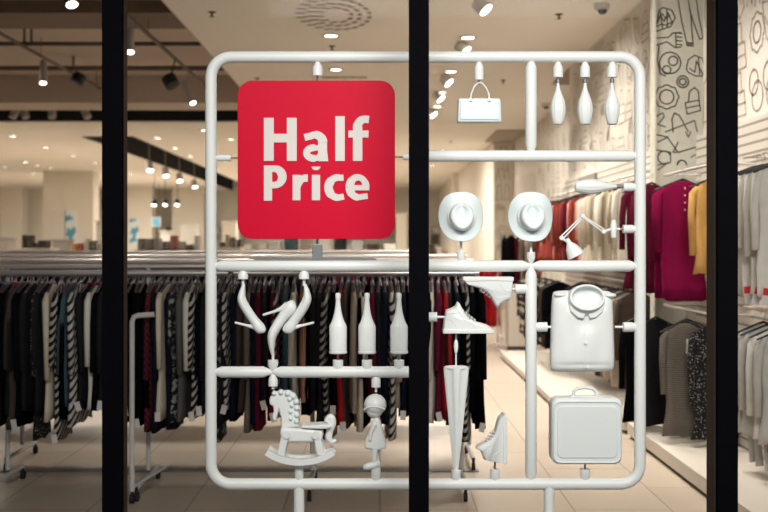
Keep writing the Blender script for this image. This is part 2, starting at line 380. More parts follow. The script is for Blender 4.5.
mural('mural_drawing', lambda a, b: (2.748, a, b), items, .018, M['ink2'], bpy.data.objects['wall_right'])
items = []
for u in [15.7+.6*i for i in range(18)]:
    for k in range(6): items += doodle(rnd.randrange(7), u, 1.3+k*.5+rnd.uniform(-.05, .05), .4)
mural('mural_drawing', lambda a, b: (3.348, a, b), items, .018, M['ink2'], bpy.data.objects['wall_right_recess'])
items = []
for u in [2.9, 3.4]:
    for k in range(6): items += doodle(rnd.randrange(7), u, 1.2+k*.5, .42)
mural('mural_drawing', lambda a, b: (a, 26.698, b), items, .02, M['ink2'], bpy.data.objects['wall_right_far'])

# ---- podiums
def podium(x0, x1, y0, y1, h, label):
    t = thing('display_podium', label, 'podium', ((x0+x1)/2, (y0+y1)/2, 0))
    B(x0+.03, x1, y0+.03, y1, 0, .03).build('plinth', M['base'], t, False)
    B(x0, x1, y0, y1, .03, h).build('platform', M['podium'], t, False, bevel=.004)
podium(2.1, 2.69, 4.9, 9.06, .13, 'low cream podium along the right wall beneath the magenta blouses')
podium(2.1, 2.69, 9.22, 10.6, .13, 'low cream podium just behind the drawn-on wall panel')
podium(1.72, 2.69, 10.7, 15.4, .10, 'low cream podium far along the right wall beneath the patterned clothes')

# ================================================================== SPRUE FRAME
FY = 5.0
def F(px, py, dy=0): return Vector((xx(px, FY), FY+dy, zz(py, FY)))
S = FY/FP
frame = thing('sprue_stand', 'large white rounded stand of plastic tubes behind the glass, holding moulded objects', 'display frame', (xx(424, FY), FY, 0))
R = 5.7*S
loop = []
x0, x1, y0, y1, cr = 211, 640, 57, 484, 20
for cx, cy, a0 in ((x1-cr, y0+cr, -PI/2), (x1-cr, y1-cr, 0), (x0+cr, y1-cr, PI/2), (x0+cr, y0+cr, PI)):
    for i in range(9): a = a0+PI/2*i/8; loop.append(F(cx+cr*math.cos(a), cy+cr*math.sin(a)))
MB().tube(loop, R, 20, closed=True).build('outer_tube', M['plastic'], frame)
def bar(a, b, ends='both', name='cross_bar'):
    a, b = Vector(a), Vector(b); d = (b-a).normalized(); L = (b-a).length; t = R*1.5
    pts = [a]; rr = []
    if ends in ('both', 'a'): pts = [a, a+d*t]; rr = [R*.36, R]
    else: rr = [R]
    if ends in ('both', 'b'): pts += [b-d*t, b]; rr += [R, R*.36]
    else: pts += [b]; rr += [R]
    return MB().tube(pts, rr, 20).build(name, M['plastic'], frame, ang=60)
bar(F(213, 266), F(419, 266)); bar(F(419, 266), F(531, 266)); bar(F(531, 266), F(638, 266))
bar(F(213, 372), F(272, 372)); bar(F(272, 372), F(417, 372))
bar(F(421, 156), F(638, 156))
bar(F(419, 59), F(419, 482), name='upright_bar')
bar(F(531, 59), F(531, 154), name='upright_bar'); bar(F(531, 266), F(531, 482), name='upright_bar')
for px in (299, 549):
    top = F(px, 484+2)
    MB().tube([top, Vector((top.x, FY, .012))], 5.3*S, 18).build('leg', M['plastic'], frame)
    MB().lathe([(.001, .0), (.10, .0), (.10, .010), (.03, .016), (.001, .016)], (top.x, FY, 0), n=28).build('foot_plate', M['plastic'], frame)
def peg(px, py, d, L=14, r=4.6, rod=0, rodm='steel', rr=1.0):
    """short pointed sprue peg starting on a bar at (px,py) and going in direction d (photo axes: x right, y down)"""
    D = Vector((d[0], 0, -d[1])); a = F(px, py)
    MB().tube([a, a+D*(r+1.5)*S, a+D*L*S], [r*S*.3, r*S, r*S], 18).build('sprue_peg', M['plastic'], frame, ang=32)
    if rod: MB().tube([a+D*(L)*S, a+D*(L+rod)*S], rr*S, 8).build('sprue_rod', M[rodm], frame)
# sign pegs
peg(317.5, 61, (0, 1), 15, 5.2, 5, 'steel'); peg(214, 158, (1, 0), 17, 3.4, 9, 'steel', .7); peg(416, 157, (-1, 0), 13, 3.4, 9, 'steel', .7)
# ---- sign
def rrect(cx, cz, w, h, r, n=8):
    out = []
    for sx, sz, a0 in ((1, 1, 0), (-1, 1, PI/2), (-1, -1, PI), (1, -1, 1.5*PI)):
        for i in range(n+1):
            a = a0+PI/2*i/n; out.append((cx+sx*(w/2-r)+r*math.cos(a), cz+sz*(h/2-r)+r*math.sin(a)))
    return out
sx, sz = xx(316.5, FY), zz(160, FY)
SY0, SY1 = FY-.016, FY+.016
sign = thing('sale_sign', 'large red rounded square sign reading Half Price hung in the white frame', 'sign', (sx, FY, zz(239, FY)))
MB().prism(rrect(sx, sz, 157*S, 158*S, 15*S), SY0, SY1).build('panel', M['acrylic'], sign, bevel=.003)
def tz(u, v): p = (200+u/2.439, 40+v/2.439); return (xx(p[0], SY0), zz(p[1], SY0))
LW = 1/2.439*S
def arcz(cx, cy, rx, ry, a0, a1, n=14): return [tz(cx+rx*math.cos(math.radians(a0+(a1-a0)*i/n)), cy+ry*math.sin(math.radians(a0+(a1-a0)*i/n))) for i in range(n+1)]
def letter(fn):
    mb = LB(); fn(mb); mb.build('letter', M['letter'], sign, smooth=False)
ya, yb = SY0-.004, SY0
class LB(MB):
    def prism(s, poly, y0, y1):
        s.k = getattr(s, 'k', 0)+1; return super().prism(poly, y0-.00006*s.k, y1)
def rect(mb, a, b, c, d): mb.prism([tz(a, b), tz(c, b), tz(c, d), tz(a, d)], ya, yb)
def lin(t0, t1, n=15): return [t0+(t1-t0)*i/(n-1) for i in range(n)]
def l_H(m): rect(m, 156, 190, 180, 295); rect(m, 212, 190, 236, 295); rect(m, 180, 229, 212, 250)
def l_a(m):
    rect(m, 288, 250, 310, 296)
    m.ribbon([tz(255, 238)]+arcz(281, 250, 18.5, 18.5, -120, 0), [17*LW]*5+[20*LW]*6+[22*LW]*5, ya, yb)
    m.ribbon([tz(295, 262)]+arcz(278, 276, 18, 13, -75, -300, 16)+[tz(294, 282)], [13*LW]*2+[17*LW]*14+[14*LW]*3, ya, yb)
    m.prism([tz(292, 270), tz(310, 250), tz(310, 270), tz(313, 296), tz(292, 296)], ya, yb)
def l_l(m): rect(m, 330, 186, 353, 295)
def l_f(m):
    rect(m, 373, 212, 396, 295); rect(m, 362, 221, 411, 238)
    m.ribbon(arcz(403, 213, 19, 19.5, -180, -82, 12)+[tz(412, 194.5)], [22*LW]*3+[20*LW]*6+[18*LW]*5, ya, yb)
def l_P(m):
    rect(m, 156, 306, 176, 392)
    m.ribbon([tz(166, 315)]+[tz(180, 314)]+arcz(182, 334, 19, 20, -90, 90)+[tz(166, 354)], [16*LW]*3+[lw*LW for lw in [17, 18, 19, 20, 21, 21, 21, 21, 20, 19, 18, 17, 16, 16, 16]], ya, yb)
def l_r(m):
    rect(m, 226, 329, 245, 391); m.ribbon([tz(237, 362), tz(240, 350), tz(247, 340), tz(255, 337), tz(263, 337)], [14*LW, 17*LW, 18*LW, 18*LW, 18*LW], ya, yb)
def l_i(m):
    rect(m, 273, 329, 293, 391); m.prism([tz(272, 309), tz(294, 309), tz(292, 314), tz(287, 317.5), tz(279, 317.5), tz(274, 314)], ya, yb)
def l_c(m): m.ribbon([tz(350, 336)]+arcz(337, 360, 23.5, 24.5, -75, -285, 20)+[tz(351, 382)], [15*LW]*3+[17*LW]*4+[21*LW]*9+[17*LW]*4+[15*LW]*3, ya, yb)
def l_e(m):
    m.ribbon(arcz(385, 359, 20, 24, 0, -180, 14), [17*LW]*3+[15*LW]*5+[17*LW]*3+[20*LW]*4, ya, yb)
    m.ribbon(arcz(387, 359, 22, 25, 180, 70, 12)+[tz(409, 381)], [20*LW]*5+[17*LW]*5+[14*LW]*4, ya, yb); rect(m, 370, 354, 413, 367)
for fn in (l_H, l_a, l_l, l_f, l_P, l_r, l_i, l_c, l_e): letter(fn)
st = MB().tube([F(317, 262, .03), F(317, 238, .03)], 1.2*S, 8).build('stand_rod', M['steel'], sign)
B(xx(312, FY), xx(322, FY), FY+.02, FY+.05, zz(260, FY), zz(244, FY)).build('stand_post', M['grey'], sign, False, bevel=.003)
MB().prism([(xx(256, FY), zz(260, FY)), (xx(377, FY), zz(260, FY)), (xx(374, FY), zz(258, FY)), (xx(246, FY), zz(258, FY))], FY-.01, FY+.16).build('base_plate', M['grey'], sign, False)

# ---- moulded objects held by the frame
PL = M['plastic']; PM = M['plastic_matte']
# handbag
peg(479, 61, (0, 1), 19, 4.6, 5)
hb = thing('handbag', 'small white moulded handbag hanging from the top tube of the frame', 'handbag', F(479, 124))
MB().prism([(F(a, b).x, F(a, b).z) for a, b in [(458, 99), (500, 99), (501, 123), (457, 123)]], FY-.035, FY+.035).build('body', M['bag'], hb, bevel=.010)
MB().prism([(F(a, b).x, F(a, b).z) for a, b in [(460, 101.5), (498, 101.5), (498.5, 120.5), (459.5, 120.5)]], FY-.040, FY-.03).build('flap', M['bag'], hb, bevel=.004)
for dy in (-.02,):
    MB().tube([F(470, 101, dy), F(471, 94, dy), F(474, 87, dy), F(478, 83.5, dy), F(482, 84, dy), F(486, 89, dy), F(488.5, 95, dy), F(488.5, 101, dy)], .9*S, 8).build('handle', M['bag'], hb)
for px in (470, 488.5): MB().lathe([(.001, 0), (1.9*S, 0), (1.6*S, .006), (.001, .007)], F(px, 101.5, -.038), (0, -1, 0), 12).build('handle_ring', M['steel'], hb)
# teardrop bulbs
VP = [(.001, 44), (4.2, 44), (4.9, 43), (6.3, 37.5), (7.4, 32), (7.6, 27), (6.6, 20.5), (4.4, 14.5), (2.5, 9.5), (1.5, 5), (1.2, 0), (.001, 0)]
def vase(o, d, label):
    t = thing('teardrop_bulb', label, 'ornament', o)
    q = Vector(d)
    MB().lathe([(r*S, z*S) for r, z in VP], o, d, 48, rib=.035, nr=12).build('ribbed_body', PL, t, ang=80)
    MB().lathe([(.001, -1*S), (2.2*S, -1*S), (2.2*S, 2.5*S), (.001, 2.5*S)], o, d, 14).build('neck_collar', M['grey'], t)
for px, n in ((558, 'leftmost'), (585, 'middle'), (612, 'rightmost')):
    peg(px, 61, (0, 1), 16.5, 5.0, 3)
    vase(F(px, 80.5), (0, 0, -1), '%s of three white ribbed teardrop bulbs hanging from the top tube' % n)
peg(638, 187, (-1, 0), 15, 4.4, 5)
vase(F(619, 186.5), (-1, 0, 0), 'white ribbed teardrop bulb lying sideways at the right edge above the lamp')
# hats
def hat(px, label):
    peg(px, 264, (0, -1), 12, 4.2, 9); c = F(px, 217)
    t = thing('fedora_hat', label, 'hat', F(px, 243))
    def surf(u, v):
        a = 2*PI*v; r = u
        rx, rz = 23*S, 26*S
        ca, sa = math.cos(a), math.sin(a)
        k = 1+.05*math.cos(4*a+PI) if r > .5 else 1
        x = rx*r*ca*k; z = rz*r*sa*k
        if sa < 0: x *= (1-.22*abs(sa)**1.5)
        else: x *= (1-.10*sa**2)
        t_ = max(0, min(1, (.56-r)/.12)); t_ = t_*t_*(3-2*t_)
        h = .075*t_
        # pinch in the crown, upper part
        h -= .062*math.exp(-((x)/(5.5*S))**2-((z-8*S)/(6.5*S))**2)*t_
        brim = -.045*r*r*abs(ca)**4*1.0 + (.05*max(0, -sa)**4*r*r) - .012*r*r*max(0, sa)
        return (c.x+x, FY-.015-h+(-brim if r > .3 else -brim*r/.3), c.z+z)
    MB().grid(lambda u, v: surf(max(u, .004), v), 34, 48).build('brim_and_crown', M['bag'], t, ang=180, merge=True)
    s = bpy.data.objects[t.children[0].name]; so = s.modifiers.new('thick', 'SOLIDIFY'); so.thickness = .005; so.offset = 1
    ring = [(c.x+12.8*S*math.cos(2*PI*i/40), FY-.026, c.z+14.3*S*math.sin(2*PI*i/40)) for i in range(40)]
    MB().tube(ring, 1.1*S, 8, closed=True).build('hat_band', PL, t)
    MB().tube([F(px, 252, 0), F(px, 240, -.0), F(px, 232, -.02)], 1.4*S, 8).build('support_rod', PL, t)
hat(461, 'white moulded fedora hat on the middle tube, left one, beside the window post')
hat(531, 'white moulded fedora hat on the middle tube, right one, next to the lamp')
# desk lamp
peg(638, 229, (-1, 0), 15, 4.2, 4)
dl = thing('desk_lamp', 'white moulded swing-arm desk lamp reaching left from the right tube', 'lamp', F(613, 230))
MB().lathe([(.001, -9*S), (2.6*S, -8.5*S), (3.2*S, -2*S), (3.4*S, 3*S), (2.2*S, 9*S), (.001, 9.5*S)], F(613.5, 229), (0, 0, 1), 16).build('clamp', PL, dl)
MB().tube([F(620, 229), F(612, 229), F(603, 231.5)], 1.3*S, 10).build('bracket', PL, dl)
for dx in (0, 2.8):
    MB().tube([F(603+dx*.3, 232-dx, 0), F(583+dx*.3, 217-dx*.2, 0)], .75*S, 8).build('arm', PL, dl)
    MB().tube([F(583-dx*.2, 215+dx*1.1), F(561.5+dx*.6, 236+dx*.9)], .75*S, 8).build('arm', PL, dl)
for p in ((603.5, 231.5), (582.5, 216), (561.5, 238)): MB().lathe([(.001, -.012), (2.1*S, -.012), (2.1*S, .012), (.001, .012)], F(*p), (0, 1, 0), 14).build('joint', PL, dl)
ax = (F(574.5, 257)-F(567, 243)).normalized()
MB().lathe([(.001, -4*S), (2.2*S, -3.5*S), (2.6*S, 1*S), (6.2*S, 6*S), (9.0*S, 15.5*S), (8.4*S, 15.5*S), (5.5*S, 6.5*S), (.001, 3*S)], F(568.5, 242), ax, 28).build('lamp_shade', PL, dl, ang=50)
MB().tube([F(561.5, 238), F(568, 242)], 1.3*S, 8).build('shade_bracket', PL, dl)
MB().ball(F(572.5, 252), 3.0*S, 12).build('bulb', PL, dl)
# high heels
def spl(pts, n=5):
    out = []
    for i in range(len(pts)-1):
        p0 = pts[max(i-1, 0)]; p1 = pts[i]; p2 = pts[i+1]; p3 = pts[min(i+2, len(pts)-1)]
        for k in range(n):
            t = k/n
            out.append([.5*(2*b+(c-a)*t+(2*a-5*b+4*c-d)*t*t+(-a+3*b-3*c+d)*t**3) for a, b, c, d in zip(p0, p1, p2, p3)])
    return out+[list(pts[-1])]
def pump(path, heel, ox, oy, mir, label):
    p0 = F(ox, oy)
    t = thing('high_heel_shoe', label, 'shoe', p0)
    pts = spl(path, 5)
    P = [F(ox+mir*a, oy+b) for a, b, r, d in pts]
    MB().tube(P, [r*S for a, b, r, d in pts], 18, depth=[d*S for a, b, r, d in pts]).build('upper', PL, t, ang=80)
    hp = [F(ox+mir*a, oy+b) for a, b, r in heel]
    MB().tube(hp, [r*S for a, b, r in heel], 12).build('stiletto_heel', PL, t, ang=80)
    # rim round the foot opening
    q = [F(ox+mir*(a+.75*r*k), oy+b-.55*r) for (a, b, r, d), k in [(pts[i], 1) for i in range(9, len(pts)-2)]]
    MB().tube([v+Vector((0, -.018, 0)) for v in q], .5*S, 6).build('opening_rim', PL, t)
path1 = [(0, 0, 1.2, 1.5), (-1.5, 7, 3.0, 5.5), (-2, 16, 4.4, 8), (3, 26, 4.6, 7), (10, 36, 4.6, 5.5), (15, 43, 5.6, 6), (18, 47, 4.6, 5), (19, 49, 2, 2.5)]
heel1 = [(15.5, 46, 3.6), (10, 43, 2.4), (3, 41.5, 1.4), (-9, 38.5, 1.1)]
peg(243, 268, (0, 1), 11, 5.2, 7, 'plastic', 1.4); pump(path1, heel1, 244, 284, 1, 'white moulded high heel shoe hanging toe-up, left of the three')
peg(304, 268, (0, 1), 11, 5.2, 7, 'plastic', 1.4); pump(path1, heel1, 305, 284, -1, 'white moulded high heel shoe hanging toe-up, right of the three')
path2 = [(a, -b*1.05, r, d) for a, b, r, d in path1]; heel2 = [(14.5, -51, 4), (9, -47.5, 2.6), (3, -45, 1.5), (-10, -41, 1.2)]
path2 = [(0, 0, 1.2, 1.5), (-1.2, -8, 2.8, 5), (-1, -20, 4.6, 8), (4, -30, 5.0, 7), (10, -39, 5.2, 5.5), (16.5, -47, 6.6, 6), (17, -52, 5.4, 5), (16, -55, 2.4, 2.5)]
peg(273, 372, (0, -1), 12, 5.2, 5, 'plastic', 1.4); pump(path2, heel2, 273, 356, 1, 'white moulded high heel shoe standing toe-down on the left tube, middle of the three')
# bottles
for px, nm in ((338, 'leftmost of three, nearest the shoes'), (367, 'middle of three above the tube'), (399, 'rightmost of three, nearest the window post')):
    t = thing('bottle', 'white moulded long-necked bottle, '+nm, 'bottle', F(px, 352))
    peg(px, 374, (0, -1), 14, 5.2, 9)
    MB().lathe([(r*S, z*S) for r, z in [(.001, 0), (8.0, 0), (8.6, 1), (8.7, 3), (8.8, 25.5), (8.2, 27), (6.6, 30), (5.0, 34.5), (3.6, 40), (2.6, 47), (2.1, 54), (2.3, 54.5), (2.3, 57), (1.7, 58), (.001, 58)]], F(px, 352), n=28, sq=.8).build('body', PL, t, ang=50)
    MB().lathe([(r*S, z*S) for r, z in [(.001, 53), (2.5, 53), (2.7, 57), (2.2, 59), (.001, 59.3)]], F(px, 352), n=16).build('cap', PL, t, ang=50)
    MB().lathe([(r*S, z*S) for r, z in [(.001, -1.6), (8.3, -1.6), (9.2, -.8), (9.2, .6), (8.3, 1.2), (.001, 1.2)]], F(px, 352), n=28, sq=.8).build('base_ring', PL, t, ang=50)
    MB().tube([F(px+.3, 339, -7.2*S), F(px+.3, 325, -6.6*S), F(px+.2, 314, -3.4*S), F(px+.1, 302, -1.7*S)], .45*S, 6).build('seam', M['bag'], t)
# rocking horse
peg(273, 373, (0, 1), 13, 4.6, 3, 'plastic', 1.6)
peg(299, 483, (0, -1), 19, 4.4, 3, 'plastic', 1.6)
rh = thing('rocking_horse', 'white moulded rocking horse between the lower left tubes', 'rocking horse', F(303, 462))
def hz(u, v): p = (255+u/5.69, 380+v/5.69); return (xx(p[0], FY), zz(p[1], FY))
def hpoly(pts): return [hz(*p) for p in pts]
MB().prism(hpoly([(90, 92), (118, 66), (150, 60), (200, 62), (235, 85), (248, 130), (250, 180), (250, 262), (152, 268), (150, 205), (138, 170), (128, 200), (124, 235), (103, 222), (100, 195), (110, 180), (106, 145), (86, 135), (84, 110)]), FY-.028, FY+.028).build('head_and_neck', PL, rh, bevel=.009)
mb = MB()
for (u, v, r) in [(112, 72, 15), (150, 66, 17), (188, 72, 20), (218, 90, 20), (236, 120, 19), (240, 155, 18), (240, 195, 17), (238, 230, 17), (200, 105, 16), (212, 140, 15), (205, 175, 14), (206, 215, 13)]:
    p = hz(u, v); mb.ball((p[0], FY-.02, p[1]), (r/5.69*S, .022, r/5.69*S), 12)
mb.build('mane', M['bag'], rh, ang=180)
MB().prism(hpoly([(150, 262), (330, 276), (388, 284), (386, 322), (372, 345), (200, 346), (160, 330), (145, 300)]), FY-.045, FY+.045).build('body', PL, rh, bevel=.01)
MB().prism(hpoly([(268, 252), (410, 244), (440, 256), (410, 268), (272, 266)]), FY-.05, FY+.05).build('seat', PL, rh, bevel=.004)
tp = spl([(405, 238, 16), (430, 212, 22), (440, 245, 22), (425, 290, 20), (420, 330, 20), (440, 352, 14), (462, 342, 10)], 4)
MB().tube([(hz(a, b)[0], FY, hz(a, b)[1]) for a, b, r in tp], [r/5.69*S for a, b, r in tp], 14).build('tail', PL, rh, ang=90)
for dy in (-.045, .045):
    for pts in ([(160, 285), (200, 285), (172, 425), (130, 410)], [(332, 290), (366, 285), (402, 412), (358, 420)]):
        MB().prism(hpoly(pts), FY+dy-.010, FY+dy+.010).build('leg', PL, rh, bevel=.004)
    rk = spl([(72, 398, 0), (115, 424, 0), (180, 446, 0), (260, 455, 0), (340, 446, 0), (405, 424, 0), (448, 398, 0)], 4)
    MB().ribbon([hz(a, b) for a, b, _ in rk], 35/5.69*S, FY+dy-.014, FY+dy+.014).build('rocker', PL, rh, ang=50)
for u, v in ((184, 300), (350, 303)):
    MB().tube([(hz(u, v)[0], FY-.062, hz(u, v)[1]), (hz(u, v)[0], FY+.062, hz(u, v)[1])], 22/5.69*S, 14).build('leg_bolt', PL, rh)
# doll
peg(376, 373, (0, 1), 14, 4.6, 5, 'plastic', 1.2); peg(376, 484, (0, -1), 17, 4.8)
dd = thing('child_figurine', 'white moulded figurine of a child in cap and coat facing left', 'figurine', F(372, 468))
MB().prism([(F(a, b).x, F(a, b).z) for a, b in [(374, 417), (379, 417), (381, 424), (384, 436), (387, 448), (378, 450), (364, 448), (366, 438), (369, 432), (371, 424)]], FY-.026, FY+.026).build('coat', PL, dd, bevel=.012)
MB().tube([F(375, 423, -.03), F(371, 431, -.034), F(370, 439, -.03)], [2.2*S, 2.0*S, 1.6*S], 10).build('arm', PL, dd)
MB().tube([F(375.5, 420), F(376, 413)], [2.2*S, 2.4*S], 10).build('neck', PL, dd)
MB().ball(F(374.5, 409), (8.5*S, 8.5*S, 9.5*S), 18).build('head', PL, dd, ang=180)
MB().ball(F(365.3, 411), (1.5*S, 1.5*S, 1.5*S), 8).build('nose', PL, dd, ang=180)
MB().ball(F(375.2, 404.5), (11.3*S, 11.3*S, 10.6*S), 20).build('cap', PL, dd, ang=180)
MB().tube([F(364, 409, -.02), F(369, 405.5, -.044), F(377, 405, -.054), F(385, 408, -.04)], [.9*S, 1.0*S, 1.0*S, .8*S], 8).build('cap_brim', PL, dd)
MB().ball(F(375.5, 395), (1.6*S, 1.6*S, 1.2*S), 8).build('cap_button', PL, dd, ang=180)
for dy, dx in ((-.014, 0), (.016, 2)):
    MB().tube([F(375+dx, 447, dy), F(374.5+dx, 455, dy), F(374.5+dx, 464, dy)], [3.2*S, 2.7*S, 2.5*S], 10).build('leg', PL, dd)
    MB().tube([F(378+dx, 463, dy), F(374+dx, 464.5, dy), F(368+dx, 466, dy), F(363.5+dx, 466.5, dy)], [2.8*S, 3.6*S, 3.4*S, 2.4*S], 12).build('shoe', PL, dd, ang=80)
# sneakers
SNK = [(0, 0), (0, 5), (.7, 12), (2.5, 20), (3.2, 22.5), (8, 24), (12.5, 26.5), (14, 30.5), (16, 29.5), (18.5, 25), (21, 20), (25, 14.8), (31, 11), (38, 9.2), (44, 7.5), (47.5, 5), (48.5, 2.5), (48, 0)]
def sneaker(ang, ox, oy, sc_, label, tilt=0):
    o = F(ox, oy); t = thing('high_top_sneaker', label, 'sneaker', o)
    ca, sa = math.cos(ang), math.sin(ang)
    T = lambda a, b: (o.x+(a*ca-b*sa)*S*sc_, o.z+(a*sa+b*ca)*S*sc_)
    def sec(k):  # slices across the width
        return [T(a*(1-.02*k)+.5*k, 3+(b-3)*(1-.10*k) if b > 3 else b) for a, b in SNK]
    rings = [[(x, FY+y, z) for x, z in sec(k)] for y, k in ((-.046, 1.6), (-.040, .6), (-.028, .15), (0, 0), (.028, .15), (.040, .6), (.046, 1.6))]
    MB().rings(rings).build('upper', PL, t, ang=60)
    MB().prism([T(a, b) for a, b in [(-.6, -.8), (49.3, -.8), (49.8, 2.2), (47, 3.6), (20, 2.9), (-.4, 3.6)]], FY-.050, FY+.050).build('sole', PL, t, bevel=.003)
    for k in range(5):
        a, b = 19.5+k*2.9, 21.5-k*2.35
        p = T(a+.5, b+.6); q = T(a-1.6, b-4)
        MB().tube([(q[0], FY-.047, q[1]), (p[0], FY-.03, p[1]), (p[0], FY+.03, p[1]), (q[0], FY+.047, q[1])], .55*S, 6).build('lace', PL, t)
    for pts in ([(13, 25), (20, 13), (30, 8), (34, 3.5)], [(1.2, 14), (8, 13), (14, 4)], [(2.6, 19), (9, 19.5), (16, 20)]):
        MB().tube([(T(*p)[0], FY-.0465, T(*p)[1]) for p in pts], .4*S, 6).build('seam', M['bag'], t)
    return t
peg(422, 317, (1, 0), 15, 4.8, 8, 'plastic', 1.2)
sneaker(0, 443, 332, 1, 'white moulded high-top sneaker upright with toe to the right, beside the window post')
peg(531, 289, (-1, 0), 16, 4.8, 9, 'plastic', 1.2)
sneaker(PI, 512, 277.5, 1.0, 'white moulded high-top sneaker upside down just below the middle tube')
peg(495, 484, (0, -1), 15, 4.8, 8)
sneaker(PI/2, 505, 461.5, .97, 'white moulded high-top sneaker with toe pointing up on the bottom tube')
# umbrella
peg(456, 484, (0, -1), 14, 4.8, 2, 'plastic', 1.6)
um = thing('umbrella', 'white moulded closed umbrella standing point-down on the bottom tube', 'umbrella', F(456, 471))
def umring(py, w, k): return [(F(456, py).x+w*S*(1+k*math.cos(5*a))*math.sin(a), FY+w*S*.8*(1+k*math.cos(5*a))*math.cos(a+PI), F(456, py).z) for a in [2*PI*i/30 for i in range(30)]]
MB().rings([umring(471, 1.6, 0), umring(465, 3.0, .05), umring(430, 6.2, .12), umring(395, 9.3, .14), umring(370, 11.5, .14), umring(366.5, 11.6, .12), umring(366, 9, 0)]).build('canopy', PL, um, ang=25)
MB().lathe([(.001, 0), (11.6*S, 0), (11.9*S, .006), (11.0*S, .011), (.001, .011)], F(456, 368.5), n=24, sq=.8).build('canopy_rim', PL, um)
MB().tube([F(456, 369), F(456, 334)], .8*S, 8).build('shaft', PL, um)
MB().lathe([(.001, 0), (1.5*S, .003), (2.3*S, 6*S), (2.0*S, 11*S), (1.2*S, 13*S), (.001, 13*S)], F(456, 353), n=14).build('grip', PL, um)
# shirt
peg(532, 327, (1, 0), 15, 4.8, 6, 'plastic', 1.2); peg(639, 327, (-1, 0), 16, 4.8, 8, 'plastic', 1.2)
sh = thing('folded_shirt', 'white moulded folded shirt with open collar in the right side of the frame', 'shirt', F(582, 372))
def shirt(sgn):
    def f(u, v):
        a = 2*u-1; b = 2*v-1
        # round the corners of the square grid
        ea = a*math.sqrt(1-.10*b**8); eb = b*math.sqrt(1-.08*a**8)
        py = 331+40.5*eb; px = 582+(31.5+1.2*eb)*ea
        d = .050*max(0, 1-abs(a)**5)**.5*max(0, 1-abs(b)**7)**.5
        if sgn < 0:
            d += (.0030*math.sin(5*a+4*v+1)*math.cos(6*v-2*a)+.002*math.sin(13*a*v))*(1-a*a)
            d += .003*math.exp(-((px-584.5)/2.2)**2)*(1-a*a)*(1 if py > 312 else 0)
            d -= .052*math.exp(-((px-584.5)/15)**4-((py-297)/11)**4)
            d -= .012*math.exp(-((px-584)/9)**2-((py-322)/9)**2)
            d -= .006*math.exp(-((py-364)/1.6)**2)*(1-a*a)
        p = F(px, py); return (p.x, FY+sgn*d, p.z)
    return f
MB().grid(shirt(-1), 56, 60).grid(shirt(1), 56, 60).build('body', PL, sh, ang=180, merge=True)
def collar(rx, ry, cy_, y, drop=0):
    return [Vector((F(584.5+rx*math.cos(a), 0).x, FY-y-.012*math.sin(a), F(0, cy_+ry*math.sin(a)+drop*max(0, math.sin(a))**2).z)) for a in [2*PI*i/48 for i in range(48)]]
MB().tube(collar(16.3, 11.8, 296.8, .070), 1.25*S, 10, closed=True).build('collar', PL, sh)
MB().rings([collar(16.6, 12.0, 296.8, .070), collar(17.6, 13.0, 297.6, .055, 1), collar(19.0, 14.5, 299, .030, 3)], cap=False).build('collar_stand', PL, sh, ang=180)
MB().rings([collar(16.2, 11.6, 296.8, .070), collar(14, 9.6, 296.6, .048), collar(9, 6, 296.5, .038), collar(.4, .3, 296.5, .034)], cap=False).build('neck_hollow', M['plastic_matte'], sh, ang=180)
for sg in (-1, 1):
    MB().prism([(F(584.5+sg*a_, b_).x, F(0, b_).z) for a_, b_ in [(17.5, 304), (10, 309.5), (1, 312), (3, 318), (9, 317), (16, 311)]], FY-.060, FY-.040).build('collar_flap', PL, sh, bevel=.006)
for a, b in ((583.5, 342), (585.5, 365.5)): MB().lathe([(.001, 0), (1.8*S, 0), (1.8*S, .004), (1.2*S, .006), (.001, .005)], F(a, b, -.0555), (0, -1, 0), 14).build('button', PL, sh)
for a, b in ((559, 294.5), (609, 295)): MB().ball(F(a, b, -.03), (6*S, .018, 2.4*S), 14).build('shoulder_fold', PL, sh, ang=180)
# suitcase
peg(585, 483, (0, -1), 14, 5, 6)
su = thing('suitcase', 'white moulded suitcase with arched handle standing on the bottom tube', 'suitcase', F(585, 463))
c = F(585, 429.5)
MB().prism(rrect(c.x, c.z, 70*S, 66*S, 8*S, 6), FY-.055, FY+.055).build('shell', PM, su, bevel=.016, seg=4)
mb = MB(); pr = rrect(c.x, c.z-.5*S, 66*S, 60*S, 7*S, 6); mb.tube([Vector((a, FY-.056, b)) for a, b in pr], 0.8*S, 8, closed=True); mb.build('front_rim', PM, su)
MB().prism(rrect(c.x, c.z-.002, 60*S, 52*S, 6*S, 6), FY-.059, FY-.05).build('front_panel', PM, su, bevel=.005)
MB().tube([F(a, b) for a, b in [(573, 397), (573.5, 392), (577, 388.5), (585, 387.3), (592.5, 388.5), (596, 392), (596.5, 397)]], 1.9*S, 12, depth=[3*S]*7).build('handle', PM, su)
MB().bx(F(570, 0).x, F(600, 0).x, FY-.02, FY+.02, F(0, 398.5).z, F(0, 395.5).z).build('handle_base', PM, su, bevel=.003)

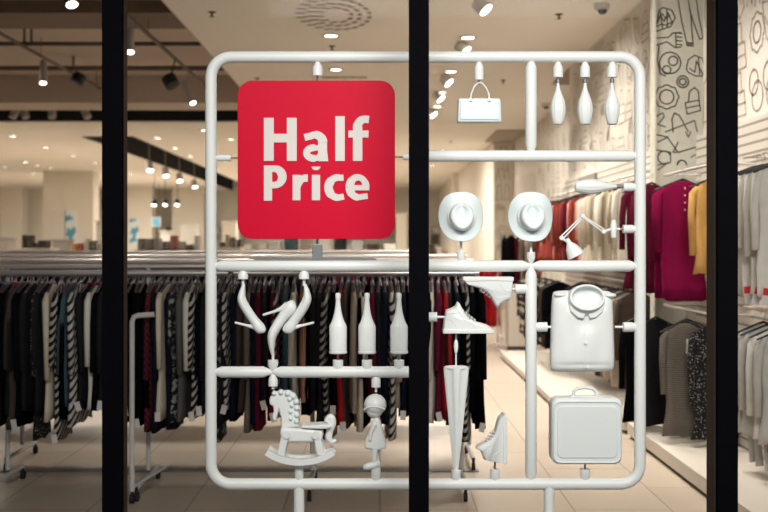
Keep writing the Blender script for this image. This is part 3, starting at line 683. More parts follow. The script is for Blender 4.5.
# ================================================================== GARMENTS
rg = random.Random(11)
def garment_meshes(kind, L, wS, fold, m, root, sleeves=True, sm=None, neck=None, width=.21):
    """local: hangs in XZ from rail at z=0, thickness along Y"""
    ph = rg.uniform(0, 6); n = 34; rings = []
    tl = [(-.072, .045, .010), (-.082, .075, .013), (-.105, width*.68, .016), (-.13, width*.93, .018), (-.16, width, .022)]
    k = 9
    for i in range(1, k+1):
        t = i/k; tl.append((-.16-(L-.16)*t, width*(1+wS*t)-.012*math.sin(PI*t), .022+.010*t))
    for z, wd, th in tl:
        fr = []
        fa = fold*min(1, max(0, (-z-.15)/.3))
        for j in range(n):
            a = 2*PI*j/n; c_, s_ = math.cos(a), math.sin(a)
            x = wd*(abs(c_)**.8)*(1 if c_ > 0 else -1)
            y = th*(abs(s_)**.7)*(1 if s_ > 0 else -1)
            y += fa*math.sin(x*38+ph+z*2)*(.5+.5*abs(c_))+.5*fa*math.sin(z*9+ph)
            fr.append((x+.006*math.sin(z*14+ph), y, z+(.012*math.sin(x*30+ph) if z < -L+.02 else 0)))
        rings.append(fr)
    MB().rings(rings).build('body', m, root, local=True, ang=180)
    if sleeves:
        for s in (-1, 1):
            sl = .50+rg.uniform(-.05, .06); sl = min(sl, L*.85)
            b = rg.uniform(-.012, .012)
            MB().tube([(s*width*.90, 0, -.128), (s*(width+.015), 0, -.18), (s*(width+.028), b, -.34), (s*(width+.02), b*2, -.14-sl)], [.018, .030, .028, .026], 10, depth=[.014, .024, .022, .020]).build('sleeve', sm or m, root, local=True, ang=180)
    if neck:
        MB().tube([(.05*math.cos(a), .014*math.sin(a), -.072) for a in [2*PI*i/14 for i in range(14)]], .010, 6, closed=True).build('neckline', neck, root, local=True)
def hanger(loc, rz, m, label, group, src={}):
    key = m.name
    if key not in src:
        t = thing('clothes_hanger', label, 'hanger', loc, rz, group)
        hk = [(.013*math.cos(a), 0, .001+.013*math.sin(a)) for a in [(-40+230*i/12)/180*PI for i in range(13)]]
        hk = [(-.0105, 0, .0)]+[(.0155*math.cos(a), 0, .0155*math.sin(a)) for a in [PI-PI*i/8 for i in range(9)]]+[(.012, 0, -.015), (0, 0, -.035), (0, 0, -.062)]
        MB().tube(hk, .0022, 6).build('hook', M['hook'], t, local=True)
        MB().tube([(-.205, 0, -.135), (-.12, 0, -.1), (-.03, 0, -.066), (0, 0, -.058), (.03, 0, -.066), (.12, 0, -.1), (.205, 0, -.135)], [.006, .007, .008, .009, .008, .007, .006], 8, depth=[.010]*7).build('shoulders', m, t, local=True)
        src[key] = t; return t
    c = copy_tree(src[key]); c.location = loc; c.rotation_euler = (0, 0, rz); c['label'] = label; c['group'] = group
    return c
def price_tag(root, loc, m, s=.05, rz=0):
    x, y, z = loc
    o = MB().box((0, 0, 0), (s*.6, .002, s)).build('price_tag', m, root, smooth=False, local=True); o.location = loc; o.rotation_euler = (0, rg.uniform(-.3, .3), rz)
    return o
COLN = dict(black='plain black', navy='dark navy', charcoal='charcoal', brown='dark brown', cream='cream', ivory='ivory', magenta='magenta', maroon='maroon', red='red',
            coral='coral', pink='pale pink', teal='grey-teal', peach='peach', taupe_knit='taupe', lilac='lilac', yellow='yellow', white='white', beige='beige', greyd='dark grey',
            sand='sand-coloured', greyw='pale grey', stripe='black and white diagonally striped', stripe_w='white and black striped', plaid='red and black plaid',
            floral='black and white flowered', dots='black dotted', hstripe='brown-grey fine-striped', bw='cream and black printed', orange='orange', blue='blue')

# ---- rack builder (rail along X)
RZ = 1.45
def rack(x0, x1, Y, frames, label, tall=0):
    t = thing('clothes_rack', label, 'clothes rack', ((x0+x1)/2, Y, 0))
    z = RZ+tall
    MB().tube([(x0, Y, z), (x1, Y, z)], .020, 12).build('rail', M['chrome'], t)
    MB().tube([(x0, Y+.05, z+.035), (x1, Y+.05, z+.045)], .016, 10).build('upper_rail', M['chrome'], t)
    for fx in frames:
        MB().tube([(fx, Y+.05, z+.04), (fx, Y+.05, .13)], .016, 10).build('upright', M['rackwhite'], t)
        MB().tube([(fx, Y-.30, .09), (fx, Y+.35, .09)], .016, 10).build('base_bar', M['rackwhite'], t)
        for dy in (-.30, .35):
            c = MB().tube([(fx, Y+dy, .1), (fx, Y+dy, .055)], .010, 8).tube([(fx-.012, Y+dy+.01, .03), (fx+.012, Y+dy+.01, .03)], .030, 16)
            c.build('caster', M['rubber'], t)
    return t
r1 = rack(xx(-60, 7.1), xx(228, 7.1), 7.1, [xx(5, 7.1), xx(150, 7.2)], 'long chrome clothes rack nearest the glass on the left')
r2 = rack(xx(234, 7.1), xx(479, 7.1), 7.1, [xx(312, 7.1), xx(462, 7.1)], 'long chrome clothes rack nearest the glass beneath the sale sign')
rack(xx(-70, 8.0), xx(474, 8.0), 8.0, [xx(20, 8), xx(470, 8)], 'second chrome clothes rack, right behind the front one', .02)
rack(xx(-70, 9.5), xx(466, 9.5), 9.5, [xx(20, 9.5), xx(462, 9.5)], 'third chrome clothes rack behind the front two', .04)
rack(xx(-70, 12.), xx(420, 12.), 12., [xx(40, 12.), xx(300, 12.)], 'fourth chrome clothes rack, farthest of the long rails', .06)
# elbowed white end stand
es = thing('rack_end_stand', 'white tubular stand with a bent top arm in front of the black clothes', 'stand', (xx(132, 6.75), 6.75, 0))
X0 = xx(132, 6.75)
MB().tube([(X0, 6.75, .08), (X0, 6.75, zz(322, 6.75)), (X0+.012, 6.75, zz(317, 6.75)), (X0+.04, 6.75, zz(315.5, 6.75)), (X0+.14, 6.75, zz(314.5, 6.75))], .017, 12).build('tube', M['rackwhite'], es)
MB().tube([(X0, 6.75, .10), (X0+.10, 7.3, .12)], .012, 10).build('foot_bar', M['rackwhite'], es)
MB().tube([(X0-.012, 6.75, .03), (X0+.012, 6.75, .03)], .03, 16).tube([(X0, 6.75, .09), (X0, 6.75, .05)], .01, 8).build('caster', M['rubber'], es)

SPEC = {2: 'lilac', 12: 'red', 18: 'brown', 33: 'lilac', 38: 'dots', 50: 'cream', 59: 'stripe', 70: 'teal', 77: 'stripe_w', 86: 'charcoal', 94: 'ivory',
        152: 'plaid', 159: 'navy', 166: 'cream', 177: 'floral', 183: 'greyd', 190: 'ivory', 197: 'stripe',
        219: 'floral', 230: 'stripe_w', 243: 'brown', 249: 'taupe_knit', 259: 'maroon', 272: 'maroon', 279: 'stripe', 286: 'teal', 293: 'ivory', 302: 'peach', 316: 'charcoal', 322: 'charcoal',
        329: 'stripe', 341: 'red', 347: 'brown', 353: 'beige', 359: 'cream', 372: 'maroon', 379: 'charcoal', 385: 'navy', 391: 'stripe_w', 398: 'beige',
        432: 'ivory', 438: 'maroon', 445: 'red', 450: 'charcoal', 456: 'navy', 467: 'stripe'}
NECK = {12: 'red', 86: 'magenta', 94: 'magenta', 33: 'lilac', 2: 'lilac'}
seen = {}
keys = sorted(SPEC)
def bay(px): return 'in the left window bay' if px < 114 else ('in the middle window bay' if px < 419 else 'right of the middle window post')
PLACED = []
px = -4.0
while px < 480:
    k = min(keys, key=lambda q: abs(q-px)); c = SPEC[k] if abs(k-px) < 3.2 and not (k in PLACED) else None
    if c: PLACED.append(k); use = k
    else: c = rg.choice(['black', 'black', 'black', 'navy', 'charcoal']); use = px
    if 225 < px < 237 and c is None: pass
    X = xx(use, 7.02)
    lastspecial = c not in ('black', 'navy', 'charcoal')
    lab = '%s garment, front rack, %s' % (COLN[c], bay(use))
    if lastspecial:
        q = seen.setdefault(lab, [])
        q.append(use)
        if len(q) > 1: lab = lab.replace('hanging on', 'at photo x %d on' % 0) if False else lab+', farther right one' if len(q) == 2 else lab+', rightmost one'
    else: pass
    L = rg.uniform(.86, 1.02)
    if use in (190,): L = .62
    if use in (38, 59, 219, 329, 391, 467, 472): L = 1.08
    if use == 302: L = .82
    rz = PI/2+rg.uniform(-.10, .10)
    g = thing('hanging_garment', lab, 'garment', (X, 7.1, RZ-.0), rz, 'clothes on the front rack' if lastspecial else COLN[c]+' clothes on the front rack '+bay(use))
    body = M['black'] if False else M[c]
    if use in (12, 2, 33): body = M['black'] if use != 33 else M['dots']
    body = M[c] if use not in (12, 2) else M['charcoal']
    garment_meshes('top', L, rg.uniform(-.05, .12), rg.uniform(.004, .010), body, g, sleeves=True, neck=M[NECK[use]] if use in NECK else None)
    if rg.random() < .35: price_tag(g, (-.24, 0, -L+.02), M['tag'], .06, PI/2)
    hanger((X, 7.1, RZ), rz, M['hanger'], 'dark plastic clothes hanger on the front clothes rack '+bay(use), 'hangers on the front rack '+bay(use))
    px = use+6.1+rg.uniform(-.3, .3)
# racks behind, seen in gaps and beneath
for Yr, word, step, zr, cols, x_end in ((8.0, 'second', 7.5, .02, ['black', 'charcoal', 'navy', 'brown', 'black'], 470), (9.5, 'third', 7, .04, ['black', 'charcoal', 'navy', 'maroon', 'black', 'black'], 462), (12.0, 'fourth', 6.5, .06, ['black', 'charcoal', 'black', 'navy'], 416)):
    px = 4.0
    while px < x_end:
        X = xx(px, Yr); c = rg.choice(cols); rz = PI/2+rg.uniform(-.1, .1)
        g = thing('hanging_garment', '%s garment hanging on the %s long clothes rack' % (COLN[c], word), 'garment', (X, Yr, RZ+zr), rz, COLN[c]+' clothes on the %s rack' % word)
        garment_meshes('top', rg.uniform(.85, 1.0), .05, .008, M[c], g, sleeves=False)
        hanger((X, Yr, RZ+zr), rz, M['hanger'], 'dark plastic clothes hanger on the %s long clothes rack' % word, 'hangers on the %s rack' % word)
        px += step

# ---- garments on side rails (rail along Y); garments face the window
def side_rail(X, y0, y1, z, label):
    t = thing('garment_rail', label, 'clothes rail', (X, (y0+y1)/2, z))
    MB().tube([(X, y0, z), (X, y1, z)], .012, 10).build('rail', M['chrome'], t)
    for y in (y0+.05, y1-.05): MB().tube([(X, y, z), (2.70, y, z)], .010, 8).build('bracket', M['chrome'], t)
def hang(X, Y, z, c, L, label, group, rz=0, hm='blk_hanger', hlabel='', width=.2, sleeves=True, ft=.006, wS=.1):
    g = thing('hanging_garment', label, 'garment', (X, Y, z), rz, group)
    garment_meshes('top', L, wS, ft, M[c], g, sleeves=sleeves, width=width)
    hanger((X, Y, z), rz, M[hm], hlabel, 'hangers: '+hlabel)
    return g
side_rail(2.40, 7.65, 9.0, 2.22, 'upper chrome rail in front of the drawn-on panel')
side_rail(2.40, 7.65, 9.0, 1.13, 'lower chrome rail in front of the drawn-on panel')
hl = 'black hanger with wool-weight blouses in front of the drawn-on panel'
hl = 'black clothes hanger on the upper rail in front of the drawn-on panel'
for i, (X, Y, c, lab) in enumerate([(2.17, 8.85, 'maroon', 'dark maroon blouse farthest left on the upper rail by the drawn-on panel'),
        (2.22, 8.72, 'maroon', 'dark maroon blouse second from the left on the upper rail by the drawn-on panel'),
        (2.37, 8.55, 'magenta', 'magenta blouse on the upper rail, rearmost of the magenta ones'),
        (2.40, 8.42, 'magenta', 'magenta blouse on the upper rail, middle one of the magenta ones'),
        (2.34, 8.25, 'magenta', 'bright magenta button-front blouse on the upper rail, frontmost of the magenta ones'),
        (2.52, 8.02, 'yellow', 'golden yellow top hanging beside the magenta blouses')]):
    g = hang(X, Y, 2.20, c, [.93, .95, .98, 1.0, .98, .78][i], lab, None, rz=[.5, .5, .3, .2, .12, .1][i], hlabel=hl, width=.17 if i != 5 else .16, ft=.022)
    if i == 4:
        for k in range(4): MB().ball((.0, -.045, -.13-k*.055), (.007, .005, .007), 8).build('button', M['ivory'], g, local=True)
hl = 'black clothes hanger on the lower rail in front of the drawn-on panel'
for i, (X, Y, c, lab) in enumerate([(2.15, 8.8, 'black', 'black cardigan farthest left on the lower rail below the magenta blouses'),
        (2.22, 8.6, 'charcoal', 'charcoal cardigan on the lower rail between the black and the striped ones'),
        (2.32, 8.3, 'hstripe', 'brown-grey fine-striped jumper on the lower rail with a white tag'),
        (2.40, 8.15, 'taupe_knit', 'taupe jumper just behind the fine-striped one on the lower rail'),
        (2.50, 8.0, 'dots', 'black dotted blouse on the lower rail below the yellow top')]):
    Y = [8.8, 8.6, 8.12, 8.35, 7.95][i]
    g = hang(X, Y, 1.11, c, .92, lab, None, rz=[.5, .5, .25, .3, .1][i], hlabel=hl, width=.165, ft=.010)
    if i == 2: price_tag(g, (.0, -.075, -.24), M['white'], .11)
# white clothes right of the last post
side_rail(2.56, 6.3, 7.5, 2.25, 'upper chrome rail with white blouses at the right edge')
side_rail(2.56, 6.3, 7.5, 1.20, 'lower chrome rail with pale jumpers at the right edge')
pos = ['frontmost', 'second', 'third', 'fourth', 'rearmost']
for i in range(5):
    Y = 6.72+i*.14; X = 2.56
    g = hang(X, Y, 2.23, 'white' if i % 2 == 0 else 'ivory', .92, '%s white long blouse on the upper rail at the right edge, %s' % ('pure' if i % 2 == 0 else 'ivory', pos[i]), None, rz=rg.uniform(-.05, .08), hlabel='black clothes hanger holding a white blouse at the right edge', width=.17, ft=.016, wS=.12)
    if i < 3:
        q = price_tag(g, (-.146-.012*i, -.06, -.93), M['tag'], .085)
        MB().box((0, -.002, .045), (.045, .003, .045)).build('red_tag_head', M['redtag'], q, smooth=False, local=True)
for i in range(4):
    Y = 6.68+i*.15
    g = hang(2.56, Y, 1.18, 'greyw' if i != 1 else 'white', .78, '%s jumper on the lower rail at the right edge, %s' % ('pale grey' if i != 1 else 'white', pos[i] if i < 3 else 'rearmost'), None, rz=rg.uniform(0, .2), hlabel='black clothes hanger on the lower rail at the right edge', width=.17, ft=.012)
    MB().tube([(-.10, -.035, -.55), (-.11, -.04, -.75), (-.09, -.04, -.98)], [.012, .022, .028], 8, depth=[.01]*3).build('tie_end', M['greyw'], g, local=True)
    if i == 0: price_tag(g, (-.14, -.05, -.8), M['redtag'], .06)
# wall sign plate above the white clothes
tag(recentre(B(2.675, 2.688, 6.2, 7.15, 2.27, 2.42).build('sign_plate', M['taupe'], smooth=False), (2.68, 6.7, 2.34)), 'plain taupe plate on the slatted wall at the right edge', 'plate')
tag(recentre(B(2.655, 2.688, 13.2, 14.3, 2.25, 2.52).build('sign_plate', M['taupe'], smooth=False), (2.68, 13.7, 2.38)), 'plain taupe plate on the slatted wall above the coral blouses', 'plate')

# coral and cream rows beyond the panel
side_rail(2.42, 9.7, 15.2, 2.30, 'long upper chrome rail holding coral and cream blouses')
side_rail(2.42, 9.7, 15.2, 1.27, 'long lower chrome rail beneath the coral and cream blouses')
hl = 'black clothes hanger on the long upper rail with coral and cream blouses'
i = 0; Y = 9.95
while Y < 15.0:
    pxl = VX+2.38/Y*FP
    if pxl > 604: c = rg.choice(['sand', 'cream', 'ivory', 'sand'])
    elif pxl > 590: c = rg.choice(['ivory', 'cream', 'white'])
    elif pxl > 582: c = 'pink' if i % 2 else 'coral'
    else: c = rg.choice(['coral', 'coral', 'maroon', 'pink'])
    hang(2.38+rg.uniform(-.03, .03), Y, 2.28, c, .88, '%s blouse on the long upper wall rail behind the lamp' % COLN[c], COLN[c]+' blouses on the long upper wall rail', rz=rg.uniform(.1, .45), hlabel=hl, width=.17, ft=.014)
    Y += .15*(Y/10)**1.1; i += 1
hl = 'black clothes hanger on the long lower wall rail behind the moulded shirt'
Y = 9.95; i = 0
while Y < 15.0:
    c = rg.choice(['taupe_knit', 'greyd', 'brown', 'beige']) if Y < 11.6 else rg.choice(['black', 'brown', 'charcoal']) if Y < 13 else 'bw'
    hang(2.38+rg.uniform(-.03, .03)-(.25 if Y > 12.5 else 0), Y, 1.25, c, .95 if Y < 12.5 else .85, '%s garment on the long lower wall rail behind the moulded shirt' % COLN[c], COLN[c]+' clothes on the long lower wall rail', rz=rg.uniform(.1, .45), hlabel=hl, width=.18, ft=.010)
    Y += .19*(Y/10); i += 1
# recess: dark and red clothes on floor racks
def floor_rack(X, Y, w, z, cols, label, group, L=.85):
    t = thing('clothes_rack', label, 'clothes rack', (X, Y, 0))
    MB().tube([(X-w/2, Y, .03), (X-w/2, Y, z), (X+w/2, Y, z), (X+w/2, Y, .03)], .014, 8).build('frame', M['chrome'], t)
    for s in (-1, 1): MB().tube([(X+s*w/2, Y-.25, .02), (X+s*w/2, Y+.25, .02)], .02, 8).build('foot', M['chrome'], t)
    n = len(cols)
    for k, c in enumerate(cols):
        x = X-w/2+w*(k+.5)/n; rz = rg.uniform(.9, 1.5)
        g = thing('hanging_garment', '%s garment on the %s' % (COLN[c], group), 'garment', (x, Y, z), rz, COLN[c]+' clothes on the '+group)
        garment_meshes('top', L, .05, .01, M[c], g, sleeves=True)
        hanger((x, Y, z), rz, M['blk_hanger'], 'black clothes hanger on the '+group, 'hangers on the '+group)
floor_rack(1.62, 17.2, .55, 1.30, ['red', 'red', 'red', 'red', 'red', 'red'], 'small floor rack of red clothes at the end of the aisle', 'small rack of red clothes', L=.98)
floor_rack(2.45, 18.5, .7, 1.85, ['navy', 'charcoal', 'maroon', 'beige', 'ivory', 'coral'], 'tall floor rack of mixed clothes behind the right hat', 'tall rack behind the right hat', L=.9)
t = thing('display_cabinet', 'white low cabinet at the end of the aisle beside the red clothes', 'cabinet', (2.05, 16.4, 0))
B(1.95, 2.35, 16.2, 16.6, .08, .95).build('body', M['podium'], t, False, bevel=.005); B(1.93, 2.37, 16.18, 16.62, .95, .99).build('top', M['podium'], t, False); B(1.98, 2.32, 16.23, 16.57, 0, .08).build('plinth', M['base'], t, False)

# ================================================================== FAR HALL FURNISHING
def cabinet(p0, p1, top, Y, m, label, h0=0):
    x0_, x1_ = xx(p0, Y), xx(p1, Y); z = zz(top, Y)
    t = thing('display_cabinet', label, 'cabinet', ((x0_+x1_)/2, Y+.3, 0))
    B(x0_, x1_, Y, Y+.6, .06, z).build('body', M[m], t, False, bevel=.01); B(x0_-.03, x1_+.03, Y-.03, Y+.63, z, z+.04).build('top', M[m], t, False)
    B(x0_+.04, x1_-.04, Y+.04, Y+.56, 0, .06).build('plinth', M['base'], t, False)
    return x0_, x1_, Y, z+.04
def pile(xa, xb, Y, z, cols, where, n=5):
    for k in range(n):
        x = xa+(xb-xa)*(k+.5)/n; c = cols[k % len(cols)]; ww = (xb-xa)/n*.8; hh = rg.uniform(.10, .26)
        zc = z
        t = thing('folded_clothes', '%s folded clothes on the %s, %s one' % (COLN[c], where, ['first', 'second', 'third', 'fourth', 'fifth', 'sixth', 'seventh', 'eighth'][k]), 'clothes', (x, Y, z), 0, 'folded clothes on the '+where)
        q = 0
        while q < hh:
            MB().box((x, Y, z+q+.03), (ww*rg.uniform(.9, 1), .34, .055)).build('folded_layer', M[c], t, bevel=.02)
            q += .06
a = cabinet(52, 67, 241, 27, 'taupe', 'tall taupe cabinet before the wide column far left')
a = cabinet(-6, 8, 239, 27, 'taupe', 'tall taupe cabinet at the far left edge of the photo')
a = cabinet(10, 50, 250, 24, 'podium', 'long pale counter between the taupe cabinets far left')
pile(a[0]+.2, a[1]-.1, a[2]+.3, a[3], ['black', 'brown', 'black', 'charcoal', 'black'], 'pale counter far left')
a = cabinet(69, 100, 253, 24, 'podium', 'pale counter right of the tall taupe cabinet far left')
pile(a[0], a[1], a[2]+.3, a[3], ['yellow', 'red', 'ivory', 'brown', 'greyw'], 'pale counter beside the tall taupe cabinet')
a = cabinet(130, 200, 252, 22, 'podium', 'long pale counter beyond the racks in the middle window bay')
pile(a[0]+.1, a[1], a[2]+.3, a[3], ['greyd', 'taupe_knit', 'greyw', 'charcoal', 'coral', 'beige', 'brown', 'ivory'], 'long pale counter in the middle window bay', 8)
a = cabinet(218, 240, 249, 25, 'podium', 'pale counter between the white frame edge and the sale sign')
pile(a[0], a[1], a[2]+.3, a[3], ['brown', 'beige', 'greyd', 'brown'], 'pale counter left of the sale sign', 4)
a = cabinet(255, 408, 252, 21, 'podium', 'very long pale counter beneath the sale sign')
pile(a[0]+.2, a[1]-.2, a[2]+.3, a[3], ['white', 'teal', 'beige', 'ivory', 'charcoal', 'greyw', 'brown', 'white'], 'very long counter beneath the sale sign', 8)
a = cabinet(429, 450, 258, 22, 'podium', 'pale counter right of the middle window post beneath the left hat')
pile(a[0], a[1], a[2]+.3, a[3], ['brown', 'cream', 'peach'], 'counter beneath the left hat', 3)
a = cabinet(96, 101, 222, 30, 'taupe', 'narrow tall cabinet just left of the left window post far back')
a = cabinet(160, 170, 232, 32, 'wall', 'pale upright display block in the middle bay far back, left one')
a = cabinet(180, 196, 226, 34, 'ivory', 'pale upright display block in the middle bay far back, right one')
a = cabinet(222, 236, 222, 36, 'wall', 'pale upright display block between frame edge and sale sign')
a = cabinet(397, 407, 214, 34, 'wall', 'pale upright display block right of the sale sign')
# posters
def poster(p0, p1, t0, t1, Y, m, label):
    o = thing('poster', label, 'poster', (xx((p0+p1)/2, Y), Y, zz(t1, Y)))
    B(xx(p0, Y), xx(p1, Y), Y-.05, Y, zz(t1, Y), zz(t0, Y)).build('picture', M[m], o, False)
    B(xx(p0, Y)-.03, xx(p1, Y)+.03, Y-.03, Y, zz(t1, Y)-.03, zz(t0, Y)+.03).build('frame', M['wall'], o, False)
Yc = (H-EYE)*FP/(VY-171)
poster(66, 76, 211, 248, Yc, 'poster', 'narrow blue poster on the wide column far left')
poster(49, 65, 211, 240, Yc, 'ivory', 'pale poster left of the blue one on the wide column')
Yc = (H-EYE)*FP/(VY-187)
poster(130, 139, 219, 243, Yc, 'poster', 'blue picture poster on the column right of the left window post')
poster(152.5, 160, 218, 226, 46, 'blue', 'small pale blue sign hanging from the ceiling far down the hall')
po = bpy.data.objects['poster.003']
for q in (153.5, 159): MB().tube([(xx(q, 46), 45.98, zz(218, 46)), (xx(q, 46), 45.98, H)], .01, 6).build('suspension_rod', M['pipe'], po)
# lit wall bays on the back wall with shelves and clothes
for i, (p0, p1, c) in enumerate([(2, 30, 'sand'), (24, 44, 'maroon'), (96, 102, 'beige'), (158, 172, 'greyd'), (176, 194, 'peach'), (206, 236, 'brown'), (240, 300, 'ivory'), (340, 396, 'taupe_knit'), (398, 408, 'teal'), (430, 452, 'beige')]):
    Y = 50.9
    t = thing('shelf_unit', 'open shelf of %s clothes on the far back wall, %s from left' % (COLN[c], ['first', 'second', 'third', 'fourth', 'fifth', 'sixth', 'seventh', 'eighth', 'ninth', 'tenth'][i]), 'shelf', (xx((p0+p1)/2, Y), Y+.3, 0))
    a, b = xx(p0, Y), xx(p1, Y)
    for x in (a, b): B(x-.03, x+.03, Y, Y+1, 0, 2.4).build('side_panel', M['wall'], t, False)
    for z in (.5, 1.3, 2.1): B(a, b, Y, Y+1, z, z+.05).build('shelf', M['podium'], t, False)
    n = max(2, int((b-a)/.6))
    for z in (1.35, 2.15):
        for k in range(n):
            x = a+(b-a)*(k+.5)/n; cc = c if k % 3 else 'white'
            g = thing('folded_clothes', '%s folded stack on the %s back-wall shelf bay' % (COLN[cc], ['first', 'second', 'third', 'fourth', 'fifth', 'sixth', 'seventh', 'eighth', 'ninth', 'tenth'][i]), 'clothes', (x, Y+.4, z), 0, 'stacks of %s clothes on back-wall bay %s' % (COLN[cc], COLN[c]))
            MB().box((x, Y+.4, z+.12), (.34, .5, .24)).build('stack', M[cc], g, bevel=.03)

# ================================================================== CEILING FITTINGS
def downlight(px, py, label, zc=H, r=.10, group='recessed ceiling lights'):
    Y = (zc-EYE)*FP/(VY-py); x = xx(px, Y)
    t = thing('ceiling_light', label, 'ceiling light', (x, Y, zc), 0, group)
    MB().lathe([(r*.72, 0), (r*1.15, 0), (r*1.15, -.012), (r*.8, -.016), (r*.72, -.004)], (x, Y, zc), n=24).build('ring', M['lampring'], t)
    MB().lathe([(.001, -.004), (r*.82, -.004), (r*.82, -.010), (.001, -.010)], (x, Y, zc), n=20).build('diffuser', M['lamp'], t)
near = [(331, 35, 'round downlight in the ceiling just below the round air vent'), (336, 69, 'round downlight showing just above the sale sign'),
        (468, 37, 'round downlight nearest in the row right of the middle window post'), (451, 71, 'round downlight second in the row right of the middle window post'),
        (441, 92, 'round downlight third in the row right of the middle window post'), (437, 106, 'round downlight fourth in the row right of the middle window post'),
        (443, 150.5, 'round downlight just above the crossbar right of the middle post'), (432, 165, 'round downlight just below the crossbar right of the middle post'),
        (231, 139, 'round downlight left of the sale sign, upper of two'), (225, 160, 'round downlight left of the sale sign, lower of two')]
for a, b, l in near: downlight(a, b, l)
for a, b in ((13, 136), (46, 147), (73, 155.5), (25, 162), (37, 165), (50, 168), (95, 163), (98, 174), (33, 173.5), (4, 167), (190, 156), (175, 148), (157, 138), (131, 173), (3, 184), (18, 195), (36, 190), (204, 130)):
    downlight(a, b, 'round ceiling downlight in the far hall, blurred', group='far hall downlights')
def spot(px, py, Y, zc, bodym, label, tx=None, L=.30, r=.055, lit=True, tilt=.25):
    p = at(px, py, Y); d = Vector((tilt, -.35, -1)).normalized()
    t = thing('track_spotlight', label, 'spotlight', p)
    a = p-d*L
    MB().lathe([(.001, 0), (r, .0), (r, L*.96), (r*.85, L), (.001, L)], a, d, 18).build('housing', M[bodym], t)
    if lit: MB().lathe([(.001, L), (r*.84, L), (r*.84, L+.006), (.001, L+.006)], a, d, 18).build('lens', M['lamp'], t)
    MB().tube([a+d*L*.3, (a.x if tx is None else tx, a.y, zc)], .012, 8).build('bracket', M[bodym], t)
def track(X, y0, y1, z, label, zc):
    t = thing('lighting_track', label, 'track', (X, (y0+y1)/2, z))
    B(X-.02, X+.02, y0, y1, z-.018, z+.018).build('rail', M['pipe'], t, False)
    for y in (y0+.3, (y0+y1)/2, y1-.3): MB().tube([(X, y, z), (X, y, zc)], .006, 6).build('suspension_rod', M['pipe'], t)
track(-5.02, 12.4, 19.2, 4.42, 'long dark lighting track crossing the raised ceiling top left', HR)
track(-3.0, 8.6, 19.0, 4.35, 'long dark lighting track in the raised ceiling left of the frame', HR)
spot(43, 83, 15.8, 4.42, 'greyspot', 'pale tubular spotlight hanging from the track top left', tx=-5.02, L=.36, tilt=.08)
spot(72, 4.5, 12.0, HR, 'blackspot', 'lit black-rimmed spotlight at the top of the left bay', L=.10, r=.075, tilt=.3)
spot(76, 83, 17.5, 4.42, 'blackspot', 'unlit black spotlight on the track in the left bay', tx=-5.02, L=.16, r=.11, lit=False, tilt=-.5)
spot(130, 52, 12.8, 4.35, 'greyspot', 'pale spotlight just right of the left window post', tx=-3.0, L=.3, tilt=.1)
spot(193, 103, 16.6, 4.35, 'greyspot', 'pale tubular spotlight left of the top corner of the frame', tx=-3.0, L=.40, tilt=.45)
spot(173, 86, 15.6, 4.35, 'blackspot', 'unlit black spotlight beside the pale one left of the frame', tx=-3.0, L=.16, r=.11, lit=False, tilt=.6)
for n_, (a, b) in enumerate(((150, 170.5), (166, 176), (180, 181), (195, 187))):
    Y = 6.55*FP/(VX-a)
    spot(a, b, Y, H+.5, 'greyspot', 'lit black spotlight in the dark ceiling channel, %s from the left' % ['first', 'second', 'third', 'fourth'][n_], L=.25, r=.10, tilt=.2)
for n_, a in enumerate((12, 26, 52, 88)):
    spot(a, 118, 21.5, HR-.06, 'greyspot', 'pale spotlight in the black ceiling slot of the left bay, %s from the left' % ['first', 'second', 'third', 'fourth'][n_], L=.4, r=.08, lit=False, tilt=(-.4, .4, .1, .5)[n_])
for n_, (a, b) in enumerate(((485, 10), (465, 51), (448, 83), (440, 99), (433, 115))):
    Y = (H-.12-EYE)*FP/(VY-b)
    spot(a+1, b, Y, H, 'lampring', 'swivelling white spotlight on the ceiling right of the middle post, %s in its row' % ['nearest', 'second', 'third', 'fourth', 'farthest'][n_], L=.13, r=.085, tilt=.85)
# hanging pair far
for a, nm_ in ((154, 'left'), (165, 'middle'), (177, 'right')):
    spot(a, 205, 40, 4.2, 'blackspot', nm_+' one of three small lit spotlights hanging low far down the hall', L=.2, r=.10, tilt=0)
# pipes on the raised ceiling
for i, (y, z, r) in enumerate(((15.0, 4.45, .03), (17.4, 4.5, .04), (12.2, 4.55, .05))):
    t = thing('ceiling_pipe', ['thin dark pipe running across the raised ceiling', 'farther dark pipe across the raised ceiling', 'thick dark pipe across the raised ceiling nearest the glass'][i], 'pipe', (-8, y, z))
    MB().tube([(-17.9, y, z), (-2.31, y, z)], r, 10).build('pipe', M['pipe'], t)
    for x in (-14, -10, -5, -4.9+.7*i): MB().tube([(x, y, z), (x, y, HR)], .02, 6).build('hanger_strap', M['pipe'], t)
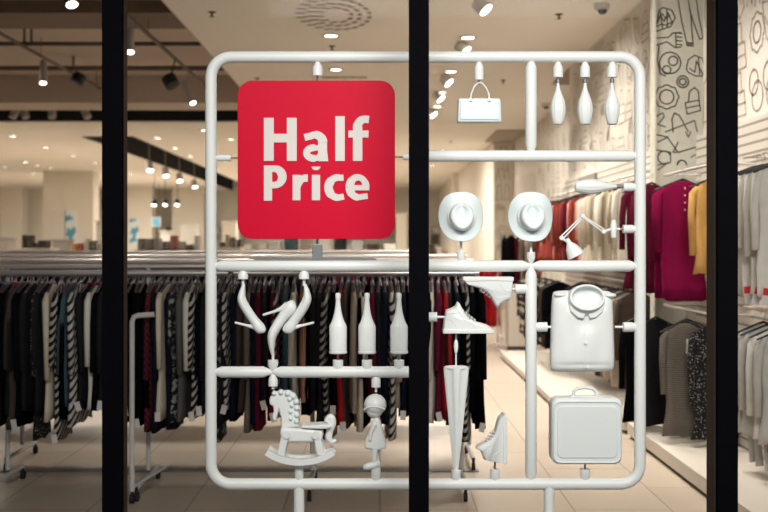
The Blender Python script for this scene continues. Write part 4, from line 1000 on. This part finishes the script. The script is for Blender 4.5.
# air vent
cy = (H-EYE)*FP/(VY-14); cx = xx(335, cy)
vt = thing('air_vent', 'square ceiling vent with a ring of slots above the sale sign', 'air vent', (cx, cy, H))
B(cx-.40, cx+.40, cy-.9, cy+.9, H-.012, H).build('plate', M['ceil'], vt, False)
mb = MB()
for ring, n in ((1, 22), (.72, 16), (.48, 10)):
    for k in range(n):
        a = 2*PI*k/n+ring; p = Vector((cx+.385*ring*math.cos(a), cy+.80*ring*math.sin(a), H-.014))
        mb.box(p, (.05, .11, .004), Matrix.Rotation(a*.5, 3, 'Z'))
mb.build('slots', M['taupe'], vt, False)
def sprinkler(px, py, label):
    Y = (H-EYE)*FP/(VY-py); x = xx(px, Y)
    t = thing('ceiling_sprinkler', label, 'sprinkler', (x, Y, H))
    MB().lathe([(.001, 0), (.045, 0), (.045, -.008), (.012, -.012), (.010, -.05), (.001, -.05)], (x, Y, H), n=14).build('body', M['pipe'], t)
    MB().lathe([(.001, -.05), (.03, -.05), (.03, -.054), (.001, -.054)], (x, Y, H), n=14).build('deflector', M['pipe'], t)
for a, b, l in ((212, 12, 'ceiling sprinkler near the top left corner of the frame'), (332, 46, 'ceiling sprinkler between the two downlights above the sign'), (559, 14, 'ceiling sprinkler at top right, left of the dome camera'),
                (503, 80, 'ceiling sprinkler between the handbag and the frame upright'), (257, 78, 'ceiling sprinkler at the top left edge of the sale sign'), (451, 141, 'ceiling sprinkler just above the crossbar right of the middle post')):
    sprinkler(a, b, l)
def dome(px, py, label):
    Y = (H-EYE)*FP/(VY-py); x = xx(px, Y)
    t = thing('dome_camera', label, 'security camera', (x, Y, H))
    MB().lathe([(.001, 0), (.085, 0), (.085, -.05), (.07, -.07), (.001, -.07)], (x, Y, H), n=22).build('housing', M['lampring'], t)
    MB().ball((x, Y-.02, H-.075), (.052, .052, .04), 14).build('dome', M['blackspot'], t, ang=180)
dome(602, 4, 'white dome camera with black eye on the ceiling top right'); dome(546, 103, 'small dome camera on the ceiling between the first bulb and the upright')
Y = (H-EYE)*FP/(VY-77)
t = thing('air_slot', 'long thin dark air slot in the ceiling above the sale sign', 'air vent', (xx(340, Y), Y, H)); B(xx(322, Y), xx(367, Y), Y-.06, Y+.06, H-.01, H).build('slot', M['pipe'], t, False)
B(xx(319, Y), xx(370, Y), Y-.1, Y+.1, H-.006, H).build('surround', M['ceil'], t, False)
